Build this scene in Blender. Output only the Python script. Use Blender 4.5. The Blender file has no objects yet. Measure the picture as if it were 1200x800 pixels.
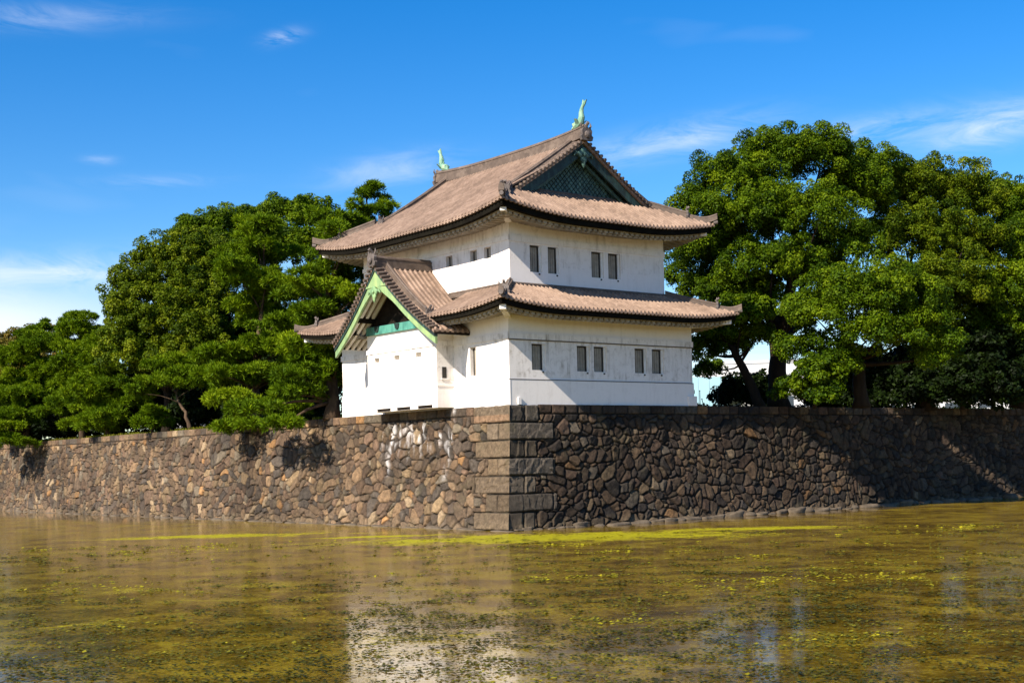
import bpy, math, random
import numpy as np
from mathutils import Vector, Matrix

# ------------------------------------------------------------------ camera, world, sun, exposure
S = bpy.context.scene
COL = S.collection
R = math.radians
FPX, HZ, ROLL, YAW, CAMZ = 1550.99, 540.63, R(1.446), R(38.734), 3.2
X0, Y0 = -0.017, 62.616            # turret's near wall corner in the world
cu, su = math.cos(YAW), math.sin(YAW)

cam = bpy.data.objects.new('camera', bpy.data.cameras.new('camera'))
COL.objects.link(cam)
cam.data.sensor_width = 36.0
cam.data.lens = 36.0 * FPX / 1200.0
cam.data.shift_y = (HZ - 400.0) / 1200.0
cam.data.clip_end = 8000
cam.matrix_world = Matrix.Translation((0, 0, CAMZ)) @ Matrix.Rotation(R(90), 4, 'X') @ Matrix.Rotation(-ROLL, 4, 'Z')
S.camera = cam

# direction to the sun, in the turret's own axes: left, a little in front of the right face, up
sd = (-1.31, -0.262, 1.0)
SUN = Vector((sd[0]*cu - sd[1]*su, sd[0]*su + sd[1]*cu, sd[2])).normalized()
sun = bpy.data.objects.new('sun', bpy.data.lights.new('sun', 'SUN'))
COL.objects.link(sun)
sun.data.energy = 5.0
sun.data.angle = R(0.5)
sun.data.color = (1.0, 0.90, 0.76)
sun.rotation_euler = SUN.to_track_quat('Z', 'Y').to_euler()

S.view_settings.view_transform = 'Standard'
S.view_settings.look = 'None'
S.view_settings.exposure = 0.95
S.view_settings.gamma = 1.0
S.view_settings.use_curve_mapping = False

W = bpy.data.worlds.new('World')
S.world = W
W.use_nodes = True


class NT:
    """tiny node-tree helper"""
    def __init__(s, tree):
        s.t = tree
        s.t.nodes.clear()

    def n(s, typ, ins=None, **props):
        nd = s.t.nodes.new(typ)
        for k, v in props.items():
            setattr(nd, k, v)
        for k, v in (ins or {}).items():
            s.put(nd.inputs[k], v)
        return nd

    def put(s, sock, v):
        if isinstance(v, bpy.types.NodeSocket):
            s.t.links.new(v, sock)
        elif isinstance(v, bpy.types.Node):
            s.t.links.new(v.outputs[0], sock)
        else:
            if hasattr(sock.default_value, '__len__') and len(sock.default_value) == 4 and len(v) == 3:
                v = (*v, 1)
            sock.default_value = v

    def m(s, op, a, b=None, c=None, clamp=False):
        nd = s.t.nodes.new('ShaderNodeMath')
        nd.operation = op
        nd.use_clamp = clamp
        for i, x in enumerate((a, b, c)):
            if x is not None:
                s.put(nd.inputs[i], x)
        return nd.outputs[0]

    def mix(s, f, a, b, mode='MIX'):
        nd = s.t.nodes.new('ShaderNodeMix')
        nd.data_type = 'RGBA'
        nd.blend_type = mode
        s.put(nd.inputs[0], f)
        s.put(nd.inputs[6], a)
        s.put(nd.inputs[7], b)
        return nd.outputs[2]

    def ramp(s, f, stops, interp='LINEAR'):
        nd = s.t.nodes.new('ShaderNodeValToRGB')
        nd.color_ramp.interpolation = interp
        el = nd.color_ramp.elements
        while len(el) < len(stops):
            el.new(0.5)
        for e, (p, c) in zip(el, stops):
            e.position = p
            e.color = (*c, 1) if hasattr(c, '__len__') else (c, c, c, 1)
        s.put(nd.inputs[0], f)
        return nd.outputs[0]

    def noise(s, vec, scale, detail=3, rough=0.55, dist=0.0):
        return s.n('ShaderNodeTexNoise', {'Vector': vec, 'Scale': scale, 'Detail': detail, 'Roughness': rough, 'Distortion': dist}).outputs[0]


w = NT(W.node_tree)
sky = w.n('ShaderNodeTexSky', sky_type='NISHITA', sun_disc=False)
sky.sun_elevation = math.asin(SUN.z)
sky.sun_rotation = math.atan2(SUN.x, SUN.y)
sky.air_density, sky.dust_density, sky.ozone_density = 1.0, 0.25, 3.0
hs = w.n('ShaderNodeHueSaturation', {'Saturation': 1.46, 'Value': 1.06, 'Hue': 0.508, 'Color': sky.outputs[0]})
gd = w.n('ShaderNodeTexCoord').outputs['Generated']
sx = w.n('ShaderNodeSeparateXYZ', {'Vector': gd})
az = w.m('ARCTAN2', sx.outputs[0], sx.outputs[1])
elv = w.m('ARCSINE', sx.outputs[2])
cvec = w.n('ShaderNodeCombineXYZ', {'X': w.m('MULTIPLY', az, 9.0), 'Y': w.m('MULTIPLY', elv, 34.0), 'Z': 0.0})
cn = w.noise(cvec.outputs[0], 1.3, 8, 0.66, 1.2)
cn2 = w.noise(cvec.outputs[0], 0.55, 3, 0.5, 0.2)


def blob(a0, e0, wa, we, rot, amp):
    da = w.m('SUBTRACT', az, R(a0))
    de = w.m('SUBTRACT', elv, R(e0))
    c_, s_ = math.cos(R(rot)), math.sin(R(rot))
    p = w.m('DIVIDE', w.m('ADD', w.m('MULTIPLY', da, c_), w.m('MULTIPLY', de, s_)), R(wa))
    q = w.m('DIVIDE', w.m('SUBTRACT', w.m('MULTIPLY', de, c_), w.m('MULTIPLY', da, s_)), R(we))
    e = w.m('EXPONENT', w.m('MULTIPLY', w.m('ADD', w.m('MULTIPLY', p, p), w.m('MULTIPLY', q, q)), -1.0))
    return w.m('MULTIPLY', e, amp)


tot = None
for b in [(-20.8, 17.9, 5.0, 0.45, 4, 0.6), (-9.4, 17.75, 0.8, 0.26, 14, 1.0), (-17.0, 12.7, 0.6, 0.18, 0, 0.55),
          (-15.0, 11.9, 2.6, 0.26, 3, 0.40), (-4.8, 12.5, 2.6, 0.6, 8, 0.65), (6.9, 13.3, 4.0, 0.60, 8, 1.0),
          (15.0, 13.1, 3.6, 0.6, 5, 0.8), (20.6, 12.9, 2.8, 0.65, 8, 1.4), (28.0, 13.5, 4.0, 0.9, 4, 0.9),
          (-20.0, 8.0, 9.0, 0.7, 5, 1.2), (-33.0, 9.0, 5.0, 2.0, 0, 0.8), (10, 5.0, 14.0, 1.8, 0, 1.2)]:
    x = blob(*b)
    tot = x if tot is None else w.m('ADD', tot, x)
cl = w.m('MULTIPLY', tot, w.ramp(cn, [(0.34, 0.0), (0.86, 0.85)]))
cl = w.m('ADD', cl, blob(-24.5, 5.7, 8.0, 1.5, 3, 1.15))
cl = w.m('MINIMUM', w.m('ADD', cl, w.m('MULTIPLY', w.ramp(cn2, [(0.60, 0.0), (0.85, 1.0)]), 0.10)), 0.92, clamp=True)
skyc = w.mix(cl, hs.outputs[0], (6.2, 6.6, 7.4))
bg = w.n('ShaderNodeBackground', {'Color': skyc, 'Strength': 0.086})
w.n('ShaderNodeOutputWorld', {'Surface': bg.outputs[0]})


# ------------------------------------------------------------------ materials
def mat(name):
    m = bpy.data.materials.new(name)
    m.use_nodes = True
    return m, NT(m.node_tree)


def finish(t, color, rough=0.8, bump=None, bstr=0.3, bdist=0.02, spec=0.3, metal=0.0):
    b = t.n('ShaderNodeBsdfPrincipled', {'Base Color': color, 'Roughness': rough, 'Metallic': metal, 'Specular IOR Level': spec})
    if bump is not None:
        bp = t.n('ShaderNodeBump', {'Strength': bstr, 'Distance': bdist, 'Height': bump})
        t.put(b.inputs['Normal'], bp.outputs[0])
    t.n('ShaderNodeOutputMaterial', {'Surface': b.outputs[0]})
    return b


def simple(name, c1, c2, scale=3.0, rough=0.8, bstr=0.2, spec=0.3, stretch=(1, 1, 1), metal=0.0):
    m, t = mat(name)
    tc = t.n('ShaderNodeTexCoord').outputs['Object']
    mp = t.n('ShaderNodeMapping', {'Vector': tc, 'Scale': stretch}).outputs[0]
    n1 = t.noise(mp, scale, 5, 0.6)
    c = t.ramp(n1, [(0.3, c1), (0.7, c2)])
    finish(t, c, rough, t.noise(mp, scale*6, 3), bstr, 0.02, spec, metal)
    return m


def plaster_mat():
    m, t = mat('white_plaster')
    tc = t.n('ShaderNodeTexCoord').outputs['Object']
    st = t.n('ShaderNodeMapping', {'Vector': tc, 'Scale': (2.2, 2.2, 0.28)}).outputs[0]
    n1 = t.noise(tc, 0.9, 6, 0.65)
    n2 = t.noise(st, 1.6, 5, 0.65)
    n3 = t.noise(tc, 3.5, 5, 0.7, 0.5)
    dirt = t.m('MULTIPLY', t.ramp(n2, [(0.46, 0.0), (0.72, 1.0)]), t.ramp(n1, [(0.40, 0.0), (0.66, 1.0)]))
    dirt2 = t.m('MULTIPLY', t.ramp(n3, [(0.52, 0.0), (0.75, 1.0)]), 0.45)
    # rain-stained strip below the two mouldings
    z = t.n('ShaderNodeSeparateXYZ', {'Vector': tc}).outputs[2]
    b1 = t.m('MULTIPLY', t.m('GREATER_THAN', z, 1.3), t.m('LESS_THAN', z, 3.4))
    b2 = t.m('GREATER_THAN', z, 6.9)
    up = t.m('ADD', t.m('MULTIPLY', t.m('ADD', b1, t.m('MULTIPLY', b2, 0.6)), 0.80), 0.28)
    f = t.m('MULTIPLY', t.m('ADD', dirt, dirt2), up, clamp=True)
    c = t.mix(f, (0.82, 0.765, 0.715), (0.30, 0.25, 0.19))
    finish(t, c, 0.85, n3, 0.12, 0.01, 0.2)
    return m


def tile_mat(name, dark, mid, light):
    m, t = mat(name)
    tc = t.n('ShaderNodeTexCoord').outputs['Object']
    n1 = t.noise(tc, 0.45, 5, 0.65)
    n2 = t.noise(tc, 5.0, 4, 0.7)
    vo = t.n('ShaderNodeTexVoronoi', {'Vector': tc, 'Scale': 3.2})
    rnd = t.n('ShaderNodeSeparateColor', {'Color': vo.outputs['Color']}).outputs[0]
    f = t.m('ADD', t.m('ADD', t.m('MULTIPLY', n1, 0.50), t.m('MULTIPLY', n2, 0.36)), t.m('MULTIPLY', rnd, 0.14))
    c = t.ramp(f, [(0.28, dark), (0.5, mid), (0.74, light)])
    moss = t.ramp(t.noise(tc, 1.1, 6, 0.7), [(0.62, 0.0), (0.74, 1.0)])
    c = t.mix(t.m('MULTIPLY', moss, 0.25), c, (0.12, 0.085, 0.035))
    finish(t, c, 0.7, n2, 0.35, 0.02, 0.3)
    return m


def copper(name, c1, c2, c3):
    m, t = mat(name)
    tc = t.n('ShaderNodeTexCoord').outputs['Object']
    st = t.n('ShaderNodeMapping', {'Vector': tc, 'Scale': (1, 1, 0.35)}).outputs[0]
    n1 = t.noise(st, 3.0, 6, 0.7)
    c = t.ramp(n1, [(0.3, c1), (0.5, c2), (0.72, c3)])
    finish(t, c, 0.6, t.noise(tc, 14, 4), 0.25, 0.01, 0.4)
    return m


def stone_mat():
    m, t = mat('rampart_stone')
    tc = t.n('ShaderNodeTexCoord').outputs['Object']
    col = t.n('ShaderNodeVertexColor', layer_name='stone').outputs[0]
    n1 = t.noise(tc, 4.5, 8, 0.75)
    n2 = t.noise(tc, 16.0, 6, 0.75)
    n3 = t.noise(tc, 1.1, 4, 0.6)
    c = t.mix(1.0, col, t.ramp(n1, [(0.30, 0.42), (0.5, 0.95), (0.72, 1.65)]), 'MULTIPLY')
    c = t.mix(t.m('MULTIPLY', t.ramp(n3, [(0.55, 0.0), (0.7, 1.0)]), 0.35), c, (0.10, 0.085, 0.05))
    finish(t, c, 0.85, t.m('ADD', n1, t.m('MULTIPLY', n2, 0.6)), 0.9, 0.06, 0.2)
    return m


def leaf_mat(name, dark, mid, light, transl=0.25, rough=0.55):
    m, t = mat(name)
    a = t.n('ShaderNodeAttribute', attribute_name='tone').outputs['Fac']
    c = t.ramp(a, [(0.0, dark), (0.5, mid), (1.0, light)])
    b = t.n('ShaderNodeBsdfPrincipled', {'Base Color': c, 'Roughness': rough, 'Specular IOR Level': 0.08})
    tr = t.n('ShaderNodeBsdfTranslucent', {'Color': t.mix(1.0, c, (1.25, 1.3, 0.5), 'MULTIPLY')})
    mx = t.n('ShaderNodeMixShader', {0: transl, 1: b.outputs[0], 2: tr.outputs[0]})
    t.n('ShaderNodeOutputMaterial', {'Surface': mx.outputs[0]})
    return m


M = {}
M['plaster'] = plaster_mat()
M['plaster_clean'] = simple('plaster_trim', (0.62, 0.58, 0.52), (0.80, 0.77, 0.73), 2.5, 0.85)
M['tile'] = tile_mat('roof_tile', (0.11, 0.074, 0.053), (0.232, 0.157, 0.113), (0.365, 0.258, 0.192))
M['ridge'] = tile_mat('ridge_tile', (0.055, 0.041, 0.032), (0.115, 0.084, 0.065), (0.21, 0.16, 0.125))
M['oni'] = tile_mat('ridge_end_tile', (0.05, 0.043, 0.04), (0.11, 0.09, 0.08), (0.22, 0.19, 0.17))
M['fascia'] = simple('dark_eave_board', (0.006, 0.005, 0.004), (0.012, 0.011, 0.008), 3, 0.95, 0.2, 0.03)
M['eave_plaster'] = simple('eave_plaster', (0.20, 0.17, 0.13), (0.40, 0.355, 0.295), 1.6, 0.85)  # white plaster greyed so the rafters carry the shade under the eaves
M['copper_dark'] = copper('weathered_copper', (0.006, 0.010, 0.009), (0.014, 0.030, 0.026), (0.035, 0.085, 0.07))
M['copper_pale'] = copper('pale_verdigris', (0.13, 0.22, 0.10), (0.22, 0.33, 0.145), (0.34, 0.42, 0.16))
M['copper_mid'] = copper('mid_verdigris', (0.08, 0.16, 0.08), (0.17, 0.30, 0.14), (0.30, 0.42, 0.18))
M['copper_teal'] = copper('teal_verdigris', (0.03, 0.12, 0.10), (0.06, 0.23, 0.18), (0.12, 0.34, 0.26))
M['finial'] = copper('finial_verdigris', (0.08, 0.20, 0.14), (0.19, 0.34, 0.24), (0.38, 0.48, 0.27))
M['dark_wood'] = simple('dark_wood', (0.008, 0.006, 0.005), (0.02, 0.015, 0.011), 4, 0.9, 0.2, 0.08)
M['shutter'] = simple('grey_shutter', (0.22, 0.19, 0.15), (0.35, 0.31, 0.25), 3, 0.7)
M['window_dark'] = simple('window_gap', (0.02, 0.018, 0.015), (0.04, 0.034, 0.028), 4, 0.7)
M['iron'] = simple('dark_iron', (0.015, 0.014, 0.013), (0.04, 0.035, 0.03), 8, 0.6)
M['stone'] = stone_mat()
M['boulder'] = simple('foot_stone', (0.050, 0.039, 0.027), (0.14, 0.108, 0.075), 2.2, 0.85, 0.6)
M['bark'] = simple('bark', (0.010, 0.0065, 0.004), (0.032, 0.021, 0.012), 3, 0.9, 0.7, 0.2, (1, 1, 0.3))
M['pine_bark'] = simple('pine_bark', (0.035, 0.022, 0.013), (0.115, 0.075, 0.045), 3, 0.9, 0.7, 0.2, (1, 1, 0.3))
M['leaf'] = leaf_mat('broad_leaf', (0.012, 0.032, 0.001), (0.058, 0.105, 0.002), (0.150, 0.205, 0.004))
M['leaf_olive'] = leaf_mat('olive_leaf', (0.016, 0.036, 0.001), (0.070, 0.108, 0.003), (0.165, 0.195, 0.006))
M['leaf_rust'] = leaf_mat('rusty_leaf', (0.06, 0.06, 0.01), (0.14, 0.12, 0.02), (0.26, 0.17, 0.03))
M['leaf_shaded'] = leaf_mat('shaded_leaf', (0.003, 0.006, 0.001), (0.006, 0.013, 0.002), (0.016, 0.030, 0.003), 0.08)  # foliage colour darkened to hold the shade below the crowns
M['needle'] = leaf_mat('pine_needle', (0.014, 0.038, 0.001), (0.090, 0.155, 0.003), (0.225, 0.295, 0.006), 0.20, 0.6)
M['pale_wall'] = simple('pale_building_wall', (0.58, 0.57, 0.56), (0.68, 0.67, 0.66), 0.6, 0.8)
M['grey_wall'] = simple('grey_building_wall', (0.30, 0.31, 0.33), (0.40, 0.41, 0.43), 0.6, 0.8)
M['hoarding'] = simple('blue_hoarding', (0.30, 0.52, 0.62), (0.36, 0.58, 0.68), 0.4, 0.6, 0.05)
M['tarp'] = simple('blue_tarpaulin', (0.02, 0.10, 0.36), (0.05, 0.17, 0.50), 1.5, 0.45, 0.6)
M['grey_roof'] = simple('grey_green_roof', (0.10, 0.12, 0.115), (0.19, 0.22, 0.21), 2, 0.7)
M['glass'] = simple('dark_glass', (0.02, 0.03, 0.04), (0.05, 0.06, 0.08), 0.5, 0.12, 0.0, 0.5)
M['steel'] = simple('galvanised_steel', (0.12, 0.12, 0.12), (0.2, 0.2, 0.2), 5, 0.5, 0.1, 0.5)


def ground_mat():
    m, t = mat('plateau_ground')
    tc = t.n('ShaderNodeTexCoord').outputs['Object']
    n1 = t.noise(tc, 0.35, 6, 0.65)
    n2 = t.noise(tc, 6.0, 5, 0.7)
    c = t.ramp(n1, [(0.35, (0.05, 0.038, 0.022)), (0.55, (0.075, 0.085, 0.022)), (0.7, (0.10, 0.125, 0.02))])
    c = t.mix(1.0, c, t.ramp(n2, [(0.3, 0.6), (0.7, 1.3)]), 'MULTIPLY')
    finish(t, c, 0.95, n2, 0.8, 0.08, 0.1)
    return m


MATS = [(1.8, 55.2, 11.0, 4.0), (-6.0, 59.2, 3.5, 1.2), (-14.0, 63.2, 6.0, 2.0), (10.5, 58.2, 5.0, 1.5), (-36, 76, 7.0, 1.0)]
DRIFT = [(-5.0, 33.0, 6.0, 1.6), (-1.0, 24.5, 3.0, 1.0), (8.0, 37.0, 5.0, 1.4), (-9.5, 36, 6, 1.4), (3.5, 42.5, 6.0, 1.4), (-9, 28, 4, 1.2), (7.5, 22, 2.5, .8), (-2, 46, 8, 1.6)]


def water_mat():
    m, t = mat('moat_water')
    geo = t.n('ShaderNodeNewGeometry').outputs['Position']
    xyz = t.n('ShaderNodeSeparateXYZ', {'Vector': geo})
    X, Y = xyz.outputs[0], xyz.outputs[1]
    big = t.noise(geo, 0.09, 4, 0.6, 0.4)
    med = t.noise(geo, 0.55, 5, 0.65, 0.6)
    fin = t.noise(geo, 4.2, 6, 0.72, 0.8)
    ff = t.noise(geo, 12.0, 4, 0.72, 0.4)

    def field(lst):
        out = None
        for (cx, cy, rx, ry) in lst:
            p = t.m('DIVIDE', t.m('SUBTRACT', X, cx), rx)
            q = t.m('DIVIDE', t.m('SUBTRACT', Y, cy), ry)
            e = t.m('EXPONENT', t.m('MULTIPLY', t.m('ADD', t.m('MULTIPLY', p, p), t.m('MULTIPLY', q, q)), -1.0))
            out = e if out is None else t.m('MAXIMUM', out, e)
        return out
    brk = t.m('ADD', t.m('MULTIPLY', t.m('SUBTRACT', med, 0.5), 1.5), t.m('MULTIPLY', t.m('SUBTRACT', fin, 0.5), 1.5))
    matm = t.ramp(t.m('ADD', field(MATS), brk), [(0.32, 0.0), (0.80, 0.92)])
    drm = t.ramp(t.m('ADD', t.m('MULTIPLY', field(DRIFT), 0.55), brk), [(0.45, 0.0), (0.95, 0.8)])
    # turret axes, for the clear strip of water along the foot of the rampart
    dx = t.m('SUBTRACT', X, X0); dy = t.m('SUBTRACT', Y, Y0)
    U = t.m('ADD', t.m('MULTIPLY', dx, cu), t.m('MULTIPLY', dy, su))
    V = t.m('SUBTRACT', t.m('MULTIPLY', dy, cu), t.m('MULTIPLY', dx, su))
    st = lambda x, a, b: t.n('ShaderNodeMapRange', {'Value': x, 'From Min': a, 'From Max': b}, clamp=True).outputs[0]
    c1 = t.m('MULTIPLY', t.m('MULTIPLY', st(V, -4.6, -3.0), st(U, 1.5, 5.0)), st(U, 30.0, 22.0))
    c2 = t.m('MULTIPLY', st(U, -7.5, -4.0), st(V, 24.0, 34.0))
    clear = t.m('MAXIMUM', c1, c2)
    cov = t.m('ADD', t.m('ADD', t.m('MULTIPLY', fin, 0.50), t.m('MULTIPLY', ff, 0.34)), t.m('ADD', t.m('MULTIPLY', med, 0.38), t.m('MULTIPLY', big, 0.24)))
    far = st(Y, 22.0, 52.0)
    cov = t.m('ADD', cov, t.m('SUBTRACT', t.m('MULTIPLY', far, 0.035), t.m('MULTIPLY', clear, 0.16)))
    weed = t.ramp(cov, [(0.700, 0.0), (0.790, 1.0)])
    fac = t.m('MAXIMUM', t.m('MULTIPLY', weed, 0.26), t.m('MAXIMUM', t.m('MULTIPLY', matm, 0.93), drm))
    hue = t.m('ADD', t.m('MULTIPLY', med, 0.45), t.m('MULTIPLY', ff, 0.55))
    wc = t.ramp(hue, [(0.34, (0.045, 0.026, 0.003)), (0.45, (0.165, 0.100, 0.009)), (0.54, (0.220, 0.150, 0.011)), (0.66, (0.32, 0.255, 0.012))])
    bc = t.ramp(t.m('ADD', t.m('MULTIPLY', fin, 0.5), t.m('MULTIPLY', ff, 0.5)), [(0.34, (0.17, 0.145, 0.006)), (0.50, (0.34, 0.32, 0.006)), (0.64, (0.50, 0.43, 0.012))])
    wcol = t.mix(t.m('MAXIMUM', matm, drm), wc, bc)
    alg = t.n('ShaderNodeBsdfPrincipled', {'Base Color': wcol, 'Roughness': 0.7, 'Specular IOR Level': 0.1})
    t.put(alg.inputs['Normal'], t.n('ShaderNodeBump', {'Strength': 0.8, 'Distance': 0.06, 'Height': t.m('ADD', fin, ff)}).outputs[0])
    rip = t.noise(t.n('ShaderNodeMapping', {'Vector': geo, 'Scale': (1.0, 1.6, 1.0)}).outputs[0], 2.2, 3, 0.55, 0.3)
    sub = t.ramp(med, [(0.3, (0.050, 0.029, 0.003)), (0.7, (0.150, 0.088, 0.007))])
    sub = t.mix(t.m('MULTIPLY', weed, 0.9), sub, wc)
    wat = t.n('ShaderNodeBsdfPrincipled', {'Base Color': sub, 'Roughness': t.m('SUBTRACT', 0.125, t.m('MULTIPLY', clear, 0.095)), 'IOR': 1.40, 'Specular IOR Level': 0.5})
    t.put(wat.inputs['Normal'], t.n('ShaderNodeBump', {'Strength': 0.055, 'Distance': 0.05, 'Height': rip}).outputs[0])
    mx = t.n('ShaderNodeMixShader', {0: fac, 1: wat.outputs[0], 2: alg.outputs[0]})
    t.n('ShaderNodeOutputMaterial', {'Surface': mx.outputs[0]})
    return m


M['ground'] = ground_mat()
M['water'] = water_mat()


# ------------------------------------------------------------------ object helpers
def tag(o, label=None, cat=None, group=None, kind=None):
    if label: o['label'] = label
    if cat: o['category'] = cat
    if group: o['group'] = group
    if kind: o['kind'] = kind
    return o


def empty(name, loc=(0, 0, 0), rz=0.0):
    o = bpy.data.objects.new(name, None)
    COL.objects.link(o)
    o.location = loc
    o.rotation_euler = (0, 0, rz)
    o.empty_display_size = 0.5
    return o


def uv2w(u, v, z=0.0):
    return Vector((X0 + u*cu - v*su, Y0 + u*su + v*cu, z))


class MB:
    def __init__(s):
        s.v, s.f = [], []

    def add(s, vs, fs):
        o = len(s.v)
        s.v.extend([tuple(map(float, p)) for p in vs])
        s.f.extend([tuple(i + o for i in f) for f in fs])
        return s

    def box(s, a0, a1, b0, b1, c0, c1):
        vs = [(x, y, z) for z in (c0, c1) for y in (b0, b1) for x in (a0, a1)]
        return s.add(vs, [(0, 2, 3, 1), (4, 5, 7, 6), (0, 1, 5, 4), (2, 6, 7, 3), (0, 4, 6, 2), (1, 3, 7, 5)])

    def grid(s, P, flip=False):
        P = np.asarray(P)
        n, k = P.shape[:2]
        fs = []
        for i in range(n-1):
            for j in range(k-1):
                q = (i*k+j, (i+1)*k+j, (i+1)*k+j+1, i*k+j+1)
                fs.append(q[::-1] if flip else q)
        return s.add(P.reshape(-1, 3), fs)

    def sweep(s, rings, caps=True, closed=True):
        """rings: list of equal-length point lists"""
        k = len(rings[0])
        vs = [p for r in rings for p in r]
        fs = []
        for i in range(len(rings)-1):
            for j in range(k if closed else k-1):
                a, b = i*k+j, i*k+(j+1) % k
                fs.append((a, b, b+k, a+k))
        if caps and closed:
            fs.append(tuple(range(k))[::-1])
            fs.append(tuple(range((len(rings)-1)*k, len(rings)*k)))
        return s.add(vs, fs)

    def tube(s, path, radii, n=8, flat=1.0):
        path = [Vector(p) for p in path]
        rings = []
        up = Vector((0.31, 0.17, 0.93)).normalized()
        for i, p in enumerate(path):
            d = (path[min(i+1, len(path)-1)] - path[max(i-1, 0)]).normalized()
            x = d.cross(up)
            if x.length < 1e-3: x = d.cross(Vector((1, 0, 0)))
            x.normalize()
            y = d.cross(x).normalized()
            r = radii[i] if hasattr(radii, '__len__') else radii
            rings.append([p + (x*math.cos(a) + y*math.sin(a)*flat)*r for a in [2*math.pi*j/n for j in range(n)]])
        return s.sweep(rings)

    def prism(s, poly, vec):
        n = len(poly)
        vec = Vector(vec)
        vs = [Vector(p) for p in poly] + [Vector(p)+vec for p in poly]
        fs = [tuple(range(n))[::-1], tuple(range(n, 2*n))]
        for i in range(n):
            j = (i+1) % n
            fs.append((i, j, j+n, i+n))
        return s.add(vs, fs)

    def build(s, name, m, parent=None, smooth=False, dz=0.0):
        me = bpy.data.meshes.new(name)
        vs = s.v if not dz else [(x, y, z+dz) for x, y, z in s.v]
        me.from_pydata(vs, [], s.f)
        me.materials.append(m)
        if smooth:
            me.polygons.foreach_set('use_smooth', [True]*len(me.polygons))
            me.update()
        o = bpy.data.objects.new(name, me)
        COL.objects.link(o)
        if parent is not None:
            o.parent = parent
        return o


def copy_tree(o, parent=None):
    c = o.copy()
    COL.objects.link(c)
    c.parent = parent
    for ch in list(o.children):
        copy_tree(ch, c)
    return c


# ------------------------------------------------------------------ setting: water and ground
mb = MB(); mb.add([(-3000, -1500, 0), (3000, -1500, 0), (3000, 4500, 0), (-3000, 4500, 0)], [(0, 1, 2, 3)])
tag(mb.build('water', M['water']), 'still brown moat water with floating yellow green weed', 'water', kind='structure')
BASE = 5.91
pts = [uv2w(0.35, 0.35, BASE-0.10), uv2w(2600, 0.35, BASE-0.10), uv2w(2600, 2600, BASE-0.10), uv2w(0.35, 2600, BASE-0.10)]
mb = MB(); mb.add(pts, [(0, 1, 2, 3)])
tag(mb.build('ground', M['ground']), 'grassy raised ground behind the stone rampart', 'ground', kind='structure')

def leaf_mesh(name, C, Nrm, Tan, L, Wd, tone, m, parent, org):
    """quads: centre, normal, long axis, length, width"""
    B_ = np.cross(Nrm, Tan)
    n = len(C)
    a = C-Tan*L[:, None]*.5
    b = C+B_*Wd[:, None]*.5+Nrm*(L*.06)[:, None]
    c = C+Tan*L[:, None]*.5
    d = C-B_*Wd[:, None]*.5+Nrm*(L*.06)[:, None]
    P = np.stack([a, b, c, d], 1).reshape(-1, 3)-np.array(org)
    me = bpy.data.meshes.new(name)
    me.vertices.add(4*n); me.loops.add(4*n); me.polygons.add(n)
    me.vertices.foreach_set('co', P.astype(np.float32).ravel())
    me.loops.foreach_set('vertex_index', np.arange(4*n, dtype=np.int32))
    me.polygons.foreach_set('loop_start', np.arange(0, 4*n, 4, dtype=np.int32))
    at = me.attributes.new('tone', 'FLOAT', 'POINT')
    at.data.foreach_set('value', np.repeat(np.clip(tone, 0, 1), 4).astype(np.float32))
    me.materials.append(m)
    me.update(calc_edges=True)
    o = bpy.data.objects.new(name, me)
    COL.objects.link(o)
    o.parent = parent
    return o


def smooth_noise(A, Bc, sc, seed):
    r = np.random.default_rng(seed)
    g = r.random((160, 80))
    a, b = A/sc+20, Bc/sc+20
    i, j = np.floor(a).astype(int), np.floor(b).astype(int)
    fa, fb = a-i, b-j
    fa, fb = fa*fa*(3-2*fa), fb*fb*(3-2*fb)
    gi = lambda p, q: g[p % 160, q % 80]
    return (gi(i, j)*(1-fa)+gi(i+1, j)*fa)*(1-fb)+(gi(i, j+1)*(1-fa)+gi(i+1, j+1)*fa)*fb


M['weed'] = leaf_mat('floating_weed', (0.022, 0.024, 0.006), (0.100, 0.095, 0.010), (0.32, 0.28, 0.012), 0.1, 0.6)


def weed_flecks(n, seed):
    rg = np.random.default_rng(seed)
    Y = np.sqrt(rg.uniform(15.5**2, 57.0**2, n)); X = rg.uniform(-.46, .46, n)*Y
    sm = lambda sc, sd_: smooth_noise(X+60, Y, sc, sd_)
    den = .22*sm(1.1, 301)+.14*sm(6.5, 302)+.52*sm(.36, 303)+.24
    U = (X-X0)*cu+(Y-Y0)*su; V = (Y-Y0)*cu-(X-X0)*su
    k = (den - np.clip((Y-20)/22, 0, 1)*.34 > rg.uniform(.44, .88, n)) & (np.minimum(-U, 99) > -99) & ((U < -2.2) | (V < -2.2))
    X, Y = X[k], Y[k]; n = len(X)
    L = rg.uniform(.03, .10, n)*(1+(Y-16)/45); Wd = L*rg.uniform(.4, .9, n)
    h = rg.uniform(0, 6.283, n)
    T = np.stack([np.cos(h), np.sin(h), rg.normal(0, .05, n)], 1); T /= np.linalg.norm(T, axis=1)[:, None]
    N = np.stack([rg.normal(0, .22, n), rg.normal(0, .22, n), np.ones(n)], 1)
    N -= T*(N*T).sum(1)[:, None]; N /= np.linalg.norm(N, axis=1)[:, None]
    C = np.stack([X, Y, rg.uniform(.012, .035, n)], 1)
    big = smooth_noise(X+60, Y, 2.6, 305)
    tone = np.clip(.08+.80*big*big+np.clip((Y-24)/30, 0, 1)*.25+rg.normal(0, .17, n)+(rg.random(n) < .05)*.3, 0, 1)
    o = leaf_mesh('pond_weed', C, N, T, L, Wd, tone, M['weed'], None, (0, 0, 0))
    tag(o, 'ragged olive and yellow weed flecks floating on the moat', 'water weed', kind='stuff')


weed_flecks(380000, 9)

# ------------------------------------------------------------------ stone rampart
rng = np.random.default_rng(7)
BAT = 1.285


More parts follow.
